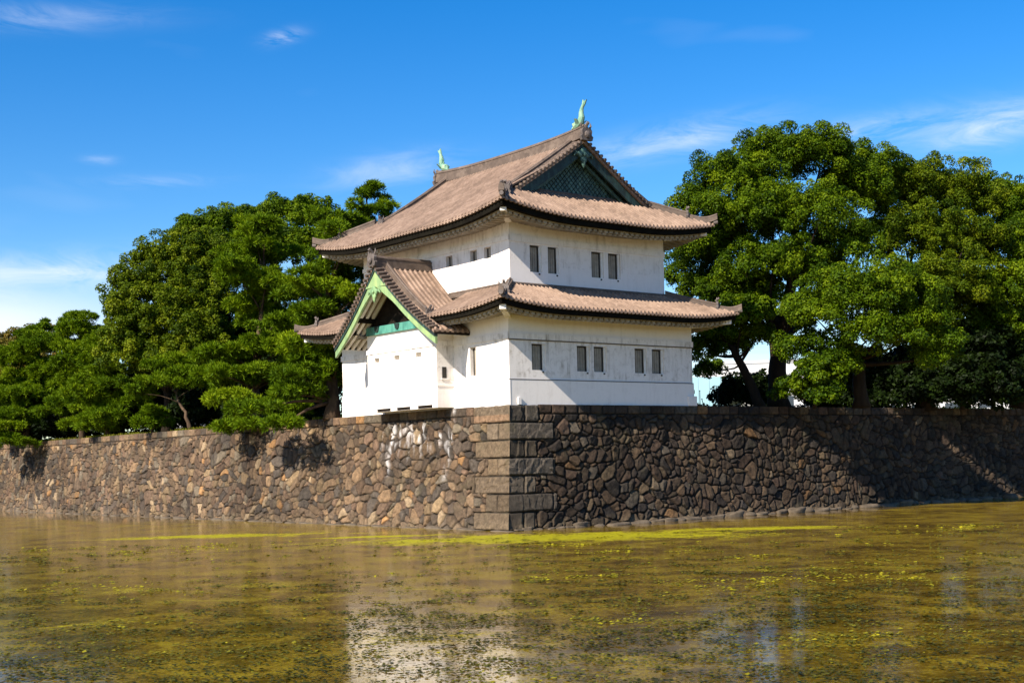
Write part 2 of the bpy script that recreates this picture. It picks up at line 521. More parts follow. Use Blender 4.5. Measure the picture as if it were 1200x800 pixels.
def off(z):
    k = np.clip(1 - np.asarray(z)/BASE, -0.1, 1.2)
    return BAT*np.sign(k)*np.abs(k)**1.25


PAL = .62*np.array([[.125, .098, .078], [.085, .072, .065], [.165, .125, .092], [.205, .150, .105], [.105, .078, .062], [.075, .068, .066],
                [.145, .106, .082], [.22, .172, .118], [.16, .145, .125], [.30, .185, .095], [.33, .27, .20], [.165, .118, .094]])
PW = np.array([16, 14, 14, 10, 13, 11, 6, 6, 7, 1.6, 1.4, 5.0]); PW = PW/PW.sum()


def vor(A, Bc, cw, ch, seed):
    """F1/F2 of a jittered, row-shifted lattice with stones of uneven size; returns id, edge distance, local offset"""
    r = np.random.default_rng(seed)
    n, k = int(140/cw)+8, int(8/ch)+8
    jx = (r.random((n, k))-.5)*.78
    jy = (r.random((n, k))-.5)*.62
    wt = r.random((n, k))**1.6*.20
    ia = np.floor(A/cw).astype(int)+3
    ib = np.floor(Bc/ch).astype(int)+3
    f1 = np.full(A.shape, 1e9); f2 = np.full(A.shape, 1e9)
    idd = np.zeros(A.shape, int); px = np.zeros(A.shape); py = np.zeros(A.shape); qx = np.zeros(A.shape); qy = np.zeros(A.shape)
    for di in range(-2, 3):
        for dj in range(-2, 3):
            a, b = np.clip(ia+di, 0, n-1), np.clip(ib+dj, 0, k-1)
            cx = (a-3+.5+jx[a, b]+.5*((b) % 2))*cw
            cy = (b-3+.5+jy[a, b])*ch
            d = (A-cx)**2+((Bc-cy)*1.12)**2 - wt[a, b]
            ii = a*k+b
            m1 = d < f1
            m2 = (~m1) & (d < f2)
            f2 = np.where(m1, f1, np.where(m2, d, f2))
            qx = np.where(m1, px, np.where(m2, cx, qx)); qy = np.where(m1, py, np.where(m2, cy, qy))
            f1 = np.where(m1, d, f1); idd = np.where(m1, ii, idd)
            px = np.where(m1, cx, px); py = np.where(m1, cy, py)
    sep = np.sqrt((px-qx)**2+(py-qy)**2)+1e-6
    return idd, (f2-f1)/(2*sep), A-px, Bc-py


def hsh(i, s):
    x = np.sin(i*12.9898+s*78.233)*43758.5453
    return x-np.floor(x)


def wall_face(side, T, parent, seed, tint):
    t = np.concatenate([np.arange(0, 3.2, .03), np.arange(3.2, 34, .062), np.arange(34, T, .12)])
    z = np.concatenate([[-0.6], np.arange(-0.25, BASE-.02, .042), [BASE]])
    A, Z = np.meshgrid(t, z, indexing='ij')
    idd, edge, lx, ly = vor(A+smooth_noise(A, Z, .5, seed+5)*.14+smooth_noise(A, Z, 1.9, seed+7)*1.15, Z+.4+smooth_noise(A, Z, .5, seed+6)*.14+smooth_noise(A, Z, 1.7, seed+8)*.8, .49, .43, seed)
    # capping course: squarish blocks
    capH = BASE-.46
    wv = .85
    ci = np.floor(A/wv+hsh(np.floor(A/wv/6), 3)*.3)
    ce = np.minimum((A/wv+hsh(np.floor(A/wv/6), 3)*.3-ci), 1-(A/wv+hsh(np.floor(A/wv/6), 3)*.3-ci))*wv
    cap = Z > capH
    ce = np.minimum(ce, np.minimum(np.abs(Z-capH), 9))
    idd = np.where(cap, 900000+ci.astype(int), idd); edge = np.where(cap, ce, edge)
    # quoins: long and short blocks by turns
    CH = BASE/7.0
    cz = np.floor((Z+.001)/CH).clip(0, 6)
    odd = (cz+side) % 2
    Lq = np.where(odd == 1, 2.55, 1.45)+hsh(cz, side)*.3
    ql = np.where(odd == 1, 2.55, .80)
    quo = A < Lq
    qi = np.where(A > ql, 1, 0)
    ez = np.minimum(Z-cz*CH, (cz+1)*CH-Z)
    ex = np.minimum(np.abs(A-ql), np.abs(Lq-A))
    idd = np.where(quo, 800000+(cz*2+qi).astype(int)+side*50, idd)
    edge = np.where(quo, np.minimum(ez, ex)+(smooth_noise(A, Z, .35, seed+71)-.5)*.03-.012, edge)
    rr = hsh(idd, seed)
    e = np.clip(edge/np.where(quo, .05, .045+.04*hsh(idd, 41)), 0, 1)
    e = e*e*(3-2*e)
    sz = np.where(quo | cap, .55, 1.0)
    d = e*(.055+.07*(1-sz)) + sz*e*(.10+.08*(rr-.5)) + sz*e*(lx*(hsh(idd, 11)-.5)*.42+ly*(hsh(idd, 12)-.5)*.42)
    d = np.where(quo, d+e*(hsh(idd, 27)-.5)*.09, d)
    d = np.clip(d, -.02, .34) + (smooth_noise(A, Z, .22, seed+1)-.5)*.05*e*sz + (smooth_noise(A, Z, .11, seed+2)-.5)*.025*sz
    O = off(Z)
    cor = np.clip(1-A/.12, 0, 1)
    if side == 0:     # right-hand face, runs along u
        U, V = A-O-d*cor, -O-d
    else:             # left-hand face, runs along v
        U, V = -O-d, A-O-d*cor
    # a back edge so that the top of the wall is closed
    X = X0+U*cu-V*su; Y = Y0+U*su+V*cu
    top = np.stack([X[:, -1], Y[:, -1], np.full(len(t), BASE)], 1)
    inn = np.array([(0.8, -0.0)] if side == 0 else [(0, 0)])
    if side == 0:
        bu, bv = A[:, -1], np.full(len(t), .9)
    else:
        bu, bv = np.full(len(t), .9), A[:, -1]
    bk = np.stack([X0+bu*cu-bv*su, Y0+bu*su+bv*cu, np.full(len(t), BASE-.02)], 1)
    P = np.concatenate([np.stack([X, Y, Z], 2), bk[:, None, :]], 1)
    n, k = P.shape[:2]
    i, j = np.meshgrid(np.arange(n-1), np.arange(k-1), indexing='ij')
    a = (i*k+j).ravel()
    q = np.stack([a, a+k, a+k+1, a+1], 1)
    if side == 1: q = q[:, ::-1]
    # stone colours
    pi = np.searchsorted(np.cumsum(PW), hsh(idd, 21)*.9999)
    c = PAL[np.clip(pi, 0, len(PAL)-1)]
    c = c*(.70+.6*hsh(idd, 22))[..., None]*np.array(tint)*(.62+.76*smooth_noise(A, Z, 3.2, seed+31))[..., None]
    qc = np.array([.074, .059, .043])*(.62+.75*hsh(idd, 23))[..., None]*(np.array([1, 1, 1])+(hsh(idd, 24)-.5)[..., None]*np.array([.12, .04, -.12]))
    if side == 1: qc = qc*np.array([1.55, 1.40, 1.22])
    c = np.where(quo[..., None], qc, c)
    if side == 1:
        orange = quo & (cz == 6) & (A > .0)
        c = np.where(orange[..., None] & (Z < BASE-.46)[..., None], np.array([.20, .125, .075]), c)
        # lime that has run down under the bay
        vv = A-O
        inb = ((vv > 4.15) & (vv < 10.6))
        n1 = smooth_noise(A*2.2, Z*.7, .35, 91)
        n2 = smooth_noise(A, Z, .5, 92)
        hgt = np.clip((Z-2.6-1.3*n2)/1.6, 0, 1)*np.clip((5.5-Z)/.5, 0, 1)
        lime = np.where(inb, np.clip((n1-.38)*3.2, 0, 1)*hgt*np.clip((n2-.25)*3, 0, 1), 0)
        strip = np.exp(-((vv-4.35)/.17)**2)*np.clip((Z-2.2)/.8, 0, 1)+np.exp(-((vv-9.6)/.15)**2)*np.clip((Z-2.5)/.8, 0, 1)*np.clip((5.0-Z)/.3, 0, 1)
        lime = np.clip(lime*.9+.8*strip*np.clip((n1-.35)*3.0, 0, 1), 0, .9)*e*(.45+.55*smooth_noise(A, Z, .13, 97))
        c = c*(1-lime[..., None])+np.array([.74, .71, .70])*lime[..., None]
    # tide band: pale silt and a little rust at the foot
    tide = np.clip((.55-Z)/.35, 0, 1)*smooth_noise(A, Z, .8, 93)
    c = c*(1-.55*tide[..., None])+np.array([.17, .125, .075])*.55*tide[..., None]
    c = c*(.10+.90*e)[..., None] + (1-e)[..., None]*np.array([.008, .007, .006])
    c = np.concatenate([c, c[:, -1:, :]], 1).reshape(-1, 3)
    me = bpy.data.meshes.new('wall_face')
    me.from_pydata(P.reshape(-1, 3).tolist(), [], q.tolist())
    ca = me.color_attributes.new('stone', 'FLOAT_COLOR', 'POINT')
    ca.data.foreach_set('color', np.concatenate([c, np.ones((len(c), 1))], 1).astype(np.float32).ravel())
    me.materials.append(M['stone'])
    me.polygons.foreach_set('use_smooth', [True]*len(me.polygons))
    me.update()
    o = bpy.data.objects.new('wall_face', me)
    COL.objects.link(o)
    o.parent = parent
    return o


ramp = tag(empty('stone_rampart'), 'tall dark rampart of fitted rough stones rising from the moat', 'stone wall')
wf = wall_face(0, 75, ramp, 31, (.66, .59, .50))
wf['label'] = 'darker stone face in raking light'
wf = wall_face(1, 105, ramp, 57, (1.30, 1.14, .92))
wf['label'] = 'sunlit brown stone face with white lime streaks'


def stone_mesh(seed, sx, sy, sz):
    r = np.random.default_rng(seed)
    m = MB()
    N, K = 9, 12
    ring = []
    ph = r.random(6)*6.28
    for i in range(N):
        a = math.pi*i/(N-1)
        row = []
        for j in range(K):
            b = 2*math.pi*j/K
            x, y, z = math.sin(a)*math.cos(b), math.sin(a)*math.sin(b), math.cos(a)
            q = lambda c: math.copysign(abs(c)**.6, c)
            k = 1+.16*math.sin(3*x+ph[0])+.14*math.sin(4*y+ph[1])+.12*math.sin(5*z+ph[2])
            row.append((q(x)*sx*k, q(y)*sy*k, q(z)*sz*k))
        ring.append(row)
    m.sweep(ring, caps=False)
    return m


r = random.Random(5)
protos = []
for k in range(5):
    o = stone_mesh(100+k, .52, .34, .22).build('foot_stone', M['boulder'], ramp, smooth=True)
    protos.append(o)
cnt = 0
u_ = 0.4
while u_ < 42:
    o = protos[cnt] if cnt < 5 else protos[cnt % 5].copy()
    if cnt >= 5: COL.objects.link(o)
    sc = r.uniform(.5, 1.1) if u_ > 3 else r.uniform(.3, .5)
    o.location = uv2w(u_-BAT, -BAT-r.uniform(.18, .55)*sc, r.uniform(-.06, .06))
    o.rotation_euler = (r.uniform(-.15, .15), r.uniform(-.15, .15), YAW+r.uniform(-.25, .25))
    o.scale = (sc, sc, sc*r.uniform(.7, 1.15))
    u_ += 1.02*sc*r.uniform(.8, 1.5); cnt += 1
u_ = .3
while u_ < 70 and cnt < 98:
    o = protos[cnt % 5].copy(); COL.objects.link(o)
    sc = r.uniform(.6, 1.1)
    o.location = uv2w(-BAT-r.uniform(.1, .3), u_-BAT, -.07)
    o.rotation_euler = (0, 0, YAW+R(90)+r.uniform(-.1, .1))
    o.scale = (sc*1.5, sc*.7, sc*.75)
    u_ += 1.5*sc*r.uniform(1.0, 1.25) + u_*.012; cnt += 1

# ------------------------------------------------------------------ the turret
TUR = empty('castle_turret', uv2w(0, 0, BASE), YAW)
tag(TUR, 'white two storey Japanese castle turret with brown tiled roofs on the rampart corner', 'castle turret')
DZ = -BASE
WW, LL, II = 12.47, 14.975, 0.965
OL, OU = 1.794, 1.934


def wall_panel(mb, frame, a0, a1, z0, z1, holes, depth=.22):
    """frame(a, n, z) -> point, n = distance out of the wall; rectangular holes with reveals"""
    xs = sorted({a0, a1, *[h[0] for h in holes], *[h[1] for h in holes]})
    zs = sorted({z0, z1, *[h[2] for h in holes], *[h[3] for h in holes]})
    for i in range(len(xs)-1):
        for j in range(len(zs)-1):
            cx, cz = (xs[i]+xs[i+1])/2, (zs[j]+zs[j+1])/2
            if any(h[0] < cx < h[1] and h[2] < cz < h[3] for h in holes):
                continue
            mb.add([frame(xs[i], 0, zs[j]), frame(xs[i+1], 0, zs[j]), frame(xs[i+1], 0, zs[j+1]), frame(xs[i], 0, zs[j+1])], [(0, 1, 2, 3)])
    for (h0, h1, g0, g1) in holes:
        a = [frame(h0, 0, g0), frame(h1, 0, g0), frame(h1, 0, g1), frame(h0, 0, g1)]
        b = [frame(h0, -depth, g0), frame(h1, -depth, g0), frame(h1, -depth, g1), frame(h0, -depth, g1)]
        mb.add(a+b, [(0, 1, 5, 4), (1, 2, 6, 5), (2, 3, 7, 6), (3, 0, 4, 7), (4, 5, 6, 7)])


def fr_right(v0): return lambda a, n, z: (a, v0-n, z)       # face looking along -v
def fr_left(u0): return lambda a, n, z: (u0-n, a, z)        # face looking along -u


def fbox(mb, fr, a0, a1, n0, n1, z0, z1):
    vs = [fr(a, n, z) for z in (z0, z1) for n in (n0, n1) for a in (a0, a1)]
    mb.add(vs, [(0, 2, 3, 1), (4, 5, 7, 6), (0, 1, 5, 4), (2, 6, 7, 3), (0, 4, 6, 2), (1, 3, 7, 5)])


low_r = [(1.40, 2.28), (4.30, 5.16), (5.42, 6.30), (8.25, 9.12), (9.48, 10.36)]
up_r = [(2.24, 3.00), (3.40, 4.14), (6.30, 7.14), (7.46, 8.32)]
up_l = [(5.62, 6.18), (3.56, 4.12), (2.42, 2.98)]
low_l = [(2.58, 3.06)]

mb = MB()
wall_panel(mb, fr_right(0), 0, WW, BASE-.05, 10.75, [(a, b, 7.57, 8.83) for a, b in low_r])
wall_panel(mb, fr_left(0), 0, LL, BASE-.05, 10.75, [(a, b, 7.45, 8.83) for a, b in low_l])
wall_panel(mb, lambda a, n, z: (a, LL+n, z), 0, WW, BASE-.05, 10.75, [])
wall_panel(mb, lambda a, n, z: (WW+n, a, z), 0, LL, BASE-.05, 10.75, [])
for fr, a1, sp in ((fr_right(0), WW, None), (fr_left(0), LL, (4.45, 10.70))):
    segs = [(-.055, a1+.055)] if not sp else [(-.055, sp[0]), (sp[1], a1+.055)]
    for s0, s1 in segs:
        fbox(mb, fr, s0, s1, -.02, .055, 9.03, 9.31)
        fbox(mb, fr, s0, s1, -.02, .040, BASE-.04, 7.08)
mb.box(12.02, 12.62, -.16, .2, BASE+.004, 6.42)
mb.box(.42, .60, -.12, .1, BASE+.003, 6.24)
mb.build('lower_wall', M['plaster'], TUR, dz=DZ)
mb = MB()  # dark strips stand in for the shadow lines along moulding and ledge
fbox(mb, fr_right(0), -.03, WW+.03, -.02, .048, 7.082, 7.125)
fbox(mb, fr_right(0), -.05, WW+.05, -.02, .06, 8.975, 9.027)
mb.build('string_shadow', simple('string_shadow_line', (.10, .085, .07), (.17, .15, .13)), TUR, dz=DZ)
mb = MB()
a1, b1 = WW-II, LL-II
wall_panel(mb, fr_right(II), II, a1, 11.3, 15.9, [(a, b, 12.46, 13.77) for a, b in up_r])
wall_panel(mb, fr_left(II), II, b1, 11.3, 15.9, [(a, b, 13.25, 13.80) for a, b in up_l], .22)
wall_panel(mb, lambda a, n, z: (a, b1+n, z), II, a1, 11.3, 15.9, [])
wall_panel(mb, lambda a, n, z: (a1+n, a, z), II, b1, 11.3, 15.9, [])
fbox(mb, fr_right(II), II-.05, a1+.05, -.02, .05, 13.86, 14.15)
fbox(mb, fr_left(II), II-.05, b1+.05, -.02, .05, 13.93, 14.15)
for vv in (2.6, 4.9, 8, 11):                       # plastered arm-beams below the eaves
    mb.box(II-.75, II+.1, vv-.13, vv+.13, 14.72, 14.92)
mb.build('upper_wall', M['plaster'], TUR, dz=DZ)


def window(fr, a0, a1, z0, z1, small=False, flip=False):
    w_ = a1-a0
    if small:
        m_ = MB(); fbox(m_, fr, a0+.02, a1-.16, -.215, -.17, z0+.02, z1-.02)
        o = m_.build('window', M['shutter'], TUR, dz=DZ)
        m_ = MB(); fbox(m_, fr, a1-.16, a1-.02, -.215, -.19, z0+.02, z1-.02)
        fr_o = m_.build('frame', M['window_dark'], o, dz=0)
        for v in fr_o.data.vertices: v.co.z += DZ
        return o
    m_ = MB()
    fbox(m_, fr, a0+.03, a0+.74*w_, -.20, -.15, z0+.02, z1-.02)
    for k in range(1, 4):                          # plank joints as fine raised battens
        x = a0+.03+(.71*w_)*k/4
        fbox(m_, fr, x-.02, x+.02, -.17, -.12, z0+.03, z1-.03)
    o = m_.build('window', M['shutter'], TUR, dz=DZ)
    m_ = MB()
    fbox(m_, fr, a0+.745*w_, a0+.82*w_, -.21, -.10, z0+.01, z1-.01)
    fbox(m_, fr, a0+.006, a0+.74*w_, -.21, -.06, z1-.07, z1-.012)  # dark strip painted as the shadow at the window head
    m_.build('frame', M['window_dark'], o, dz=DZ)
    m_ = MB()
    fbox(m_, fr, a0+.825*w_, a1-.008, -.21, -.06, z0+.008, z1-.008)
    m_.build('jamb', M['plaster_clean'], o, dz=DZ)
    m_ = MB()
    c = a0+.76*w_
    fbox(m_, fr, c-.035, c+.035, -.02, .05, z0-.12, z0-.05)
    m_.build('catch', M['iron'], o, dz=DZ)
    return o


for a, b in low_r: window(fr_right(0), a, b, 7.57, 8.83)
for a, b in up_r: window(fr_right(II), a, b, 12.46, 13.77)
for a, b in up_l: window(fr_left(II), a, b, 13.25, 13.80, small=True)
for a, b in low_l: window(fr_left(0), a, b, 7.45, 8.83, small=True)


# --- roofs
def rib(t):
    x = np.abs(t-.5)/.25
    return np.where(x < 1, np.sqrt(np.clip(1-x*x, 0, 1)), 0)


RT = np.array([0, .12, .25, .265, .30, .36, .43, .5, .57, .64, .70, .735, .75, .88])


def cols(s0, s1, ref, p):
    k0, k1 = math.floor((s0-ref)/p)-1, math.ceil((s1-ref)/p)+1
    s = (np.arange(k0, k1)[:, None]+RT[None, :]).ravel()*p+ref
    s = s[(s > s0+1e-4) & (s < s1-1e-4)]
    return np.concatenate([[s0], s, [s1]])


def roof_skin(mb, fmap, s0, s1, zf, dmaxf, ref, p=.265, amp=.105, rows=14, front=True, flip=False, dst=None):
    s = cols(s0, s1, ref, p)
    t = np.mod((s-ref)/p, 1.0)
    h = rib(t)*amp
    dm = np.maximum(dmaxf(s), 0.0)
    ds = np.zeros_like(s) if dst is None else np.minimum(dst(s), dm)
    f = np.linspace(0, 1, rows+1)
    D = ds[:, None]+(dm-ds)[:, None]*f[None, :]
    Sg = np.repeat(s[:, None], rows+1, 1)
    Z = zf(Sg, D)+h[:, None]
    U, V = fmap(Sg, D)
    P = np.stack([U, V, Z], 2)
    if front:
        u2, v2 = fmap(s, np.full_like(s, -.012))
        zz = zf(s, np.zeros_like(s))
        bot = np.where(rib(t) > 0, zz-.10*np.where(rib(t) > .3, 1, .4), zz-.045)
        fr = np.stack([u2, v2, bot], 1)
        u3, v3 = fmap(s, np.full_like(s, .10))
        fb = np.stack([u3, v3, bot-.0], 1)
        P = np.concatenate([fb[:, None], fr[:, None], P], 1)
    mb.grid(P, flip)


def mk_map(side, e):
    """side 0 near-right (along u at v=e), 1 near-left (along v at u=e), 2 far-left end (v=e), 3 far-right (u=e)"""
    if side == 0: return lambda s, d: (s, e+d)
    if side == 1: return lambda s, d: (e+d, s)
    if side == 2: return lambda s, d: (s, e-d)
    return lambda s, d: (e-d, s)


def lift_fn(lo, hi, A, reach, dl):
    def f(s, d):
        sc = np.minimum(s-lo, hi-s)
        return A*np.clip(1-(sc-d)/reach, 0, 1.2)**2*np.clip(1-d/dl, 0, 1)**1.3
    return f


def curve_strip(mb, fmap, s0, s1, zf, d0, d1, top, bot, n=60):
    s = np.linspace(s0, s1, n)
    rings = []
    for x in s:
        zz = float(zf(np.array(x), np.array(0.0)))
        u0, v0 = fmap(x, d0); u1, v1 = fmap(x, d1)
        rings.append([(u0, v0, zz+top), (u1, v1, zz+top), (u1, v1, zz+bot), (u0, v0, zz+bot)])
    mb.sweep(rings)


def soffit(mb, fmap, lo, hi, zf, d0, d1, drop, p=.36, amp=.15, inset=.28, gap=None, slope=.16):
    """plastered eave: a white edge beam, white rafters and boards between them coloured dark as eave shade"""
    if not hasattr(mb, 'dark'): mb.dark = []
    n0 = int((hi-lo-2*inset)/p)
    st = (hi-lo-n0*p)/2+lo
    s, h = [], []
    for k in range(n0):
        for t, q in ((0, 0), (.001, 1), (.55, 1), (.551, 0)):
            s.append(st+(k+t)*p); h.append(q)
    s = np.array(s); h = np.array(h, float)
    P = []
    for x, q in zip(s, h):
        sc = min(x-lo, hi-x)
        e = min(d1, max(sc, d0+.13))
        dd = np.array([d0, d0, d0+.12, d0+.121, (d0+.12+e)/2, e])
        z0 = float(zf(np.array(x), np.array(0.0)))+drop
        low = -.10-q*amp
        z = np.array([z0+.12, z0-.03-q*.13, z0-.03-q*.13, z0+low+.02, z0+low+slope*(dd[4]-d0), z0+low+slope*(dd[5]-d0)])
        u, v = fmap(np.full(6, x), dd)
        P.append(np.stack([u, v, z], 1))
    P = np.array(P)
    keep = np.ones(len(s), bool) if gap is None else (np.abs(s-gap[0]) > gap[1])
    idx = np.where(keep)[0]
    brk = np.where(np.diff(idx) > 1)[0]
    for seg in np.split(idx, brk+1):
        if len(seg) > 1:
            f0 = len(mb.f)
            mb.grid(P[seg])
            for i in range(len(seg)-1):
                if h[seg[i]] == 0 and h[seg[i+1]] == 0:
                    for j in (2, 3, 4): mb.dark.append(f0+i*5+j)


def two_tone(o, mb):
    o.data.materials.append(M['dark_wood'])  # under-eave shade put into the colour of the boards between rafters
    for k in mb.dark: o.data.polygons[k].material_index = 1
    return o


def ridge(mb, path, w_, h_, round_=True, n_arc=7, step=None):
    """a ridge of stacked tiles with a half-round cap, swept along path (points on the roof surface)"""
    path = [Vector(p) for p in path]
    rings = []
    for i, p in enumerate(path):
        d = path[min(i+1, len(path)-1)]-path[max(i-1, 0)]
        d.z = 0
        d.normalize()
        x = Vector((d.y, -d.x, 0))
        hw = w_/2
        prof = [(-hw*1.15, -.12), (-hw*1.15, h_*.30), (-hw*.92, h_*.32), (-hw*.92, h_*.62), (-hw*1.05, h_*.64), (-hw*1.05, h_*.72), (-hw*.62, h_*.74)]
        arc = [(-hw*.55*math.cos(a), h_*.74+hw*.62*math.sin(a)) for a in np.linspace(0.15, math.pi-.15, n_arc)]
        prof = prof+arc+[(-a, b) for a, b in prof[::-1]]
        rings.append([p+x*a+Vector((0, 0, b)) for a, b in prof])
    mb.sweep(rings)


def oni(mb, p, d, s=1.0):
    """ridge-end ornament: a shield plate with a boss, two horns and a projecting round tile; d = horizontal facing direction"""
    p = Vector(p); d = Vector((d[0], d[1], 0)).normalized(); x = Vector((d.y, -d.x, 0)); up = Vector((0, 0, 1))
    outl = [(-.30, -.12), (.30, -.12), (.36, .05), (.27, .12), (.30, .30), (.20, .45), (.10, .42), (0, .52), (-.10, .42), (-.20, .45), (-.30, .30), (-.27, .12), (-.36, .05)]
    mb.prism([p+x*a*s+up*b*s for a, b in outl], d*.14*s)
    mb.tube([p+d*.10*s+up*.14*s, p+d*.22*s+up*.14*s, p+d*.26*s+up*.14*s], [.17*s, .15*s, .05*s], 9)
    mb.tube([p+up*.45*s, p+up*.55*s+d*.08*s, p+up*.66*s+d*.22*s], [.085*s, .085*s, .08*s], 8)
    for k in (-1, 1):
        mb.tube([p+x*k*.2*s+up*.4*s+d*.05*s, p+x*k*.30*s+up*.55*s+d*.05*s, p+x*k*.27*s+up*.68*s+d*.05*s], [.06*s, .045*s, .015*s], 6)


# lower skirt roof
lu0, lu1, lv0, lv1 = -OL, WW+OL, -OL, LL+OL
DLW = OL+II
fl = lambda d: 10.42+1.33*(.86*(d/DLW)+.14*(d/DLW)**2)
lift_u = lift_fn(lu0, lu1, .36, 4.2, 3.6)
lift_v = lift_fn(lv0, lv1, .36, 4.2, 3.6)
zl_u = lambda s, d: fl(d)+lift_u(s, d)
zl_v = lambda s, d: fl(d)+lift_v(s, d)
VC = 7.62          # bay centre
mb = MB()
dm_u = lambda s: np.minimum(DLW, np.minimum(s-lu0, lu1-s))
dm_v = lambda s: np.minimum(DLW, np.minimum(s-lv0, lv1-s))
roof_skin(mb, mk_map(0, lv0), lu0, lu1, zl_u, dm_u, 0.0, rows=10)
roof_skin(mb, mk_map(1, lu0), lv0, VC-3.3, zl_v, dm_v, 0.0, rows=10, flip=True)
roof_skin(mb, mk_map(1, lu0), VC+3.3, lv1, zl_v, dm_v, 0.0, rows=10, flip=True)
roof_skin(mb, mk_map(2, lv1), lu0, lu1, zl_u, dm_u, 0.0, rows=6, flip=True)
roof_skin(mb, mk_map(3, lu1), lv0, lv1, zl_v, dm_v, 0.0, rows=6)
LROOF = mb.build('lower_roof', M['tile'], TUR, dz=DZ)
mb = MB()
for sd_, e, a, b, zf in ((0, lv0, lu0, lu1, zl_u), (1, lu0, lv0, VC-3.3, zl_v), (1, lu0, VC+3.3, lv1, zl_v), (2, lv1, lu0, lu1, zl_u), (3, lu1, lv0, lv1, zl_v)):
    curve_strip(mb, mk_map(sd_, e), a+(.12 if a in (lu0, lv0) else 0), b-(.12 if b in (lu1, lv1) else 0), zf, .12, .34, -.05, -.32)
mb.build('fascia', M['fascia'], LROOF, dz=DZ)
mb = MB()
for sd_, e, a, b, zf, gp in ((0, lv0, lu0, lu1, zl_u, None), (1, lu0, lv0, lv1, zl_v, (VC, 3.2)), (2, lv1, lu0, lu1, zl_u, None), (3, lu1, lv0, lv1, zl_v, None)):
    soffit(mb, mk_map(sd_, e), a, b, zf, .40, OL+.02, -.31, gap=gp)
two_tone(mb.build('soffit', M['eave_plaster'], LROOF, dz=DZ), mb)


def hip_pts(c, sgn, zf, lo_s, d0, d1, n=14):
    out = []
    for d in np.linspace(d0, d1, n):
        out.append((c[0]+sgn[0]*d, c[1]+sgn[1]*d, float(zf(np.array(lo_s+d), np.array(d)))))
    return out


def hip(parent, c, sgn, zf, lo_s, dend, dsplit, w_=.30, h_=.34, tip=.34):
    dirn = Vector((-sgn[0], -sgn[1], 0)).normalized()
    m_ = MB(); ridge(m_, hip_pts(c, sgn, zf, lo_s, dsplit, dend), w_, h_)
    o = m_.build('hip_ridge', M['ridge'], parent, dz=DZ)
    m_ = MB()
    pp = hip_pts(c, sgn, zf, lo_s, -.10, dsplit, 10)
    pp = [(x, y, z+tip*max(0, 1-i/6.0)**2) for i, (x, y, z) in enumerate(pp)]
    ridge(m_, pp, w_*.78, h_*.62)
    m_.build('hip_tail', M['ridge'], parent, dz=DZ)
    p = hip_pts(c, sgn, zf, lo_s, dsplit, dsplit+.01, 2)[0]
    m_ = MB(); oni(m_, (p[0], p[1], p[2]+.02), dirn, .80)
    m_.build('ridge_end_tile', M['oni'], parent, dz=DZ)
    q = hip_pts(c, sgn, zf, lo_s, .0, .01, 2)[0]
    m_ = MB()
    m_.tube([Vector((q[0], q[1], q[2]+.1))-dirn*.05, Vector((q[0], q[1], q[2]+.12))+dirn*.16], [.11, .11], 9)
    m_.build('end_tile', M['oni'], parent, dz=DZ)
    # plastered hip rafter with a white end
    m_ = MB()
    a = Vector((c[0]+sgn[0]*.30, c[1]+sgn[1]*.30, q[2]-.44))
    b = Vector((c[0]+sgn[0]*1.9, c[1]+sgn[1]*1.9, q[2]-.62))
    x = Vector((dirn.y, -dirn.x, 0))*.15
    up = Vector((0, 0, .15))
    m_.sweep([[a-x-up, a+x-up, a+x+up, a-x+up], [b-x-up, b+x-up, b+x+up, b-x+up]])
    m_.build('hip_rafter', M['plaster_clean'], parent, dz=DZ)


for c, sg, zf, lo in (((lu0, lv0), (1, 1), zl_u, lu0), ((lu1, lv0), (-1, 1), lambda s, d: zl_u(lu1-(s-lu0), d), lu0), ((lu0, lv1), (1, -1), zl_u, lu0), ((lu1, lv1), (-1, -1), lambda s, d: zl_u(lu1-(s-lu0), d), lu0)):
    hip(LROOF, c, sg, zf, lo, DLW-.02, .85, .28, .30, .30)
mb = MB()
zt = float(fl(DLW))
for p, q in (((II-.06, II-.06), (a1+.06, II-.06)), ((II-.06, b1+.06), (II-.06, VC+1.75)), ((II-.06, VC-1.75), (II-.06, II-.06)), ((II-.06, b1+.06), (a1+.06, b1+.06)), ((a1+.06, II), (a1+.06, b1))):
    ridge(mb, [(p[0], p[1], zt-.05), (q[0], q[1], zt-.05)], .24, .17)
mb.build('flashing_ridge', M['ridge'], LROOF, dz=DZ)

# upper hip-and-gable roof
uu0, uu1, uv0, uv1 = II-OU, WW-II+OU, II-OU, LL-II+OU
UC = (uu0+uu1)/2
DM = UC-uu0
ZE = 14.98
fu = lambda d: ZE+4.52*(.88*(d/DM)+.12*(d/DM)**2)
ulift_u = lift_fn(uu0, uu1, .52, 5.2, 4.6)
ulift_v = lift_fn(uv0, uv1, .52, 5.2, 4.6)
zu_u = lambda s, d: fu(d)+ulift_u(s, d)
zu_v = lambda s, d: fu(d)+ulift_v(s, d)
VG0, VG1 = 1.22, uv1-(1.22-uv0)            # verges
dG = VG0-uv0
mb = MB()
dsk = lambda s: np.minimum(dG+.72, np.minimum(s-uu0, uu1-s))
roof_skin(mb, mk_map(0, uv0), uu0, uu1, zu_u, dsk, 0.0, rows=10)
roof_skin(mb, mk_map(2, uv1), uu0, uu1, zu_u, dsk, 0.0, rows=8, flip=True)
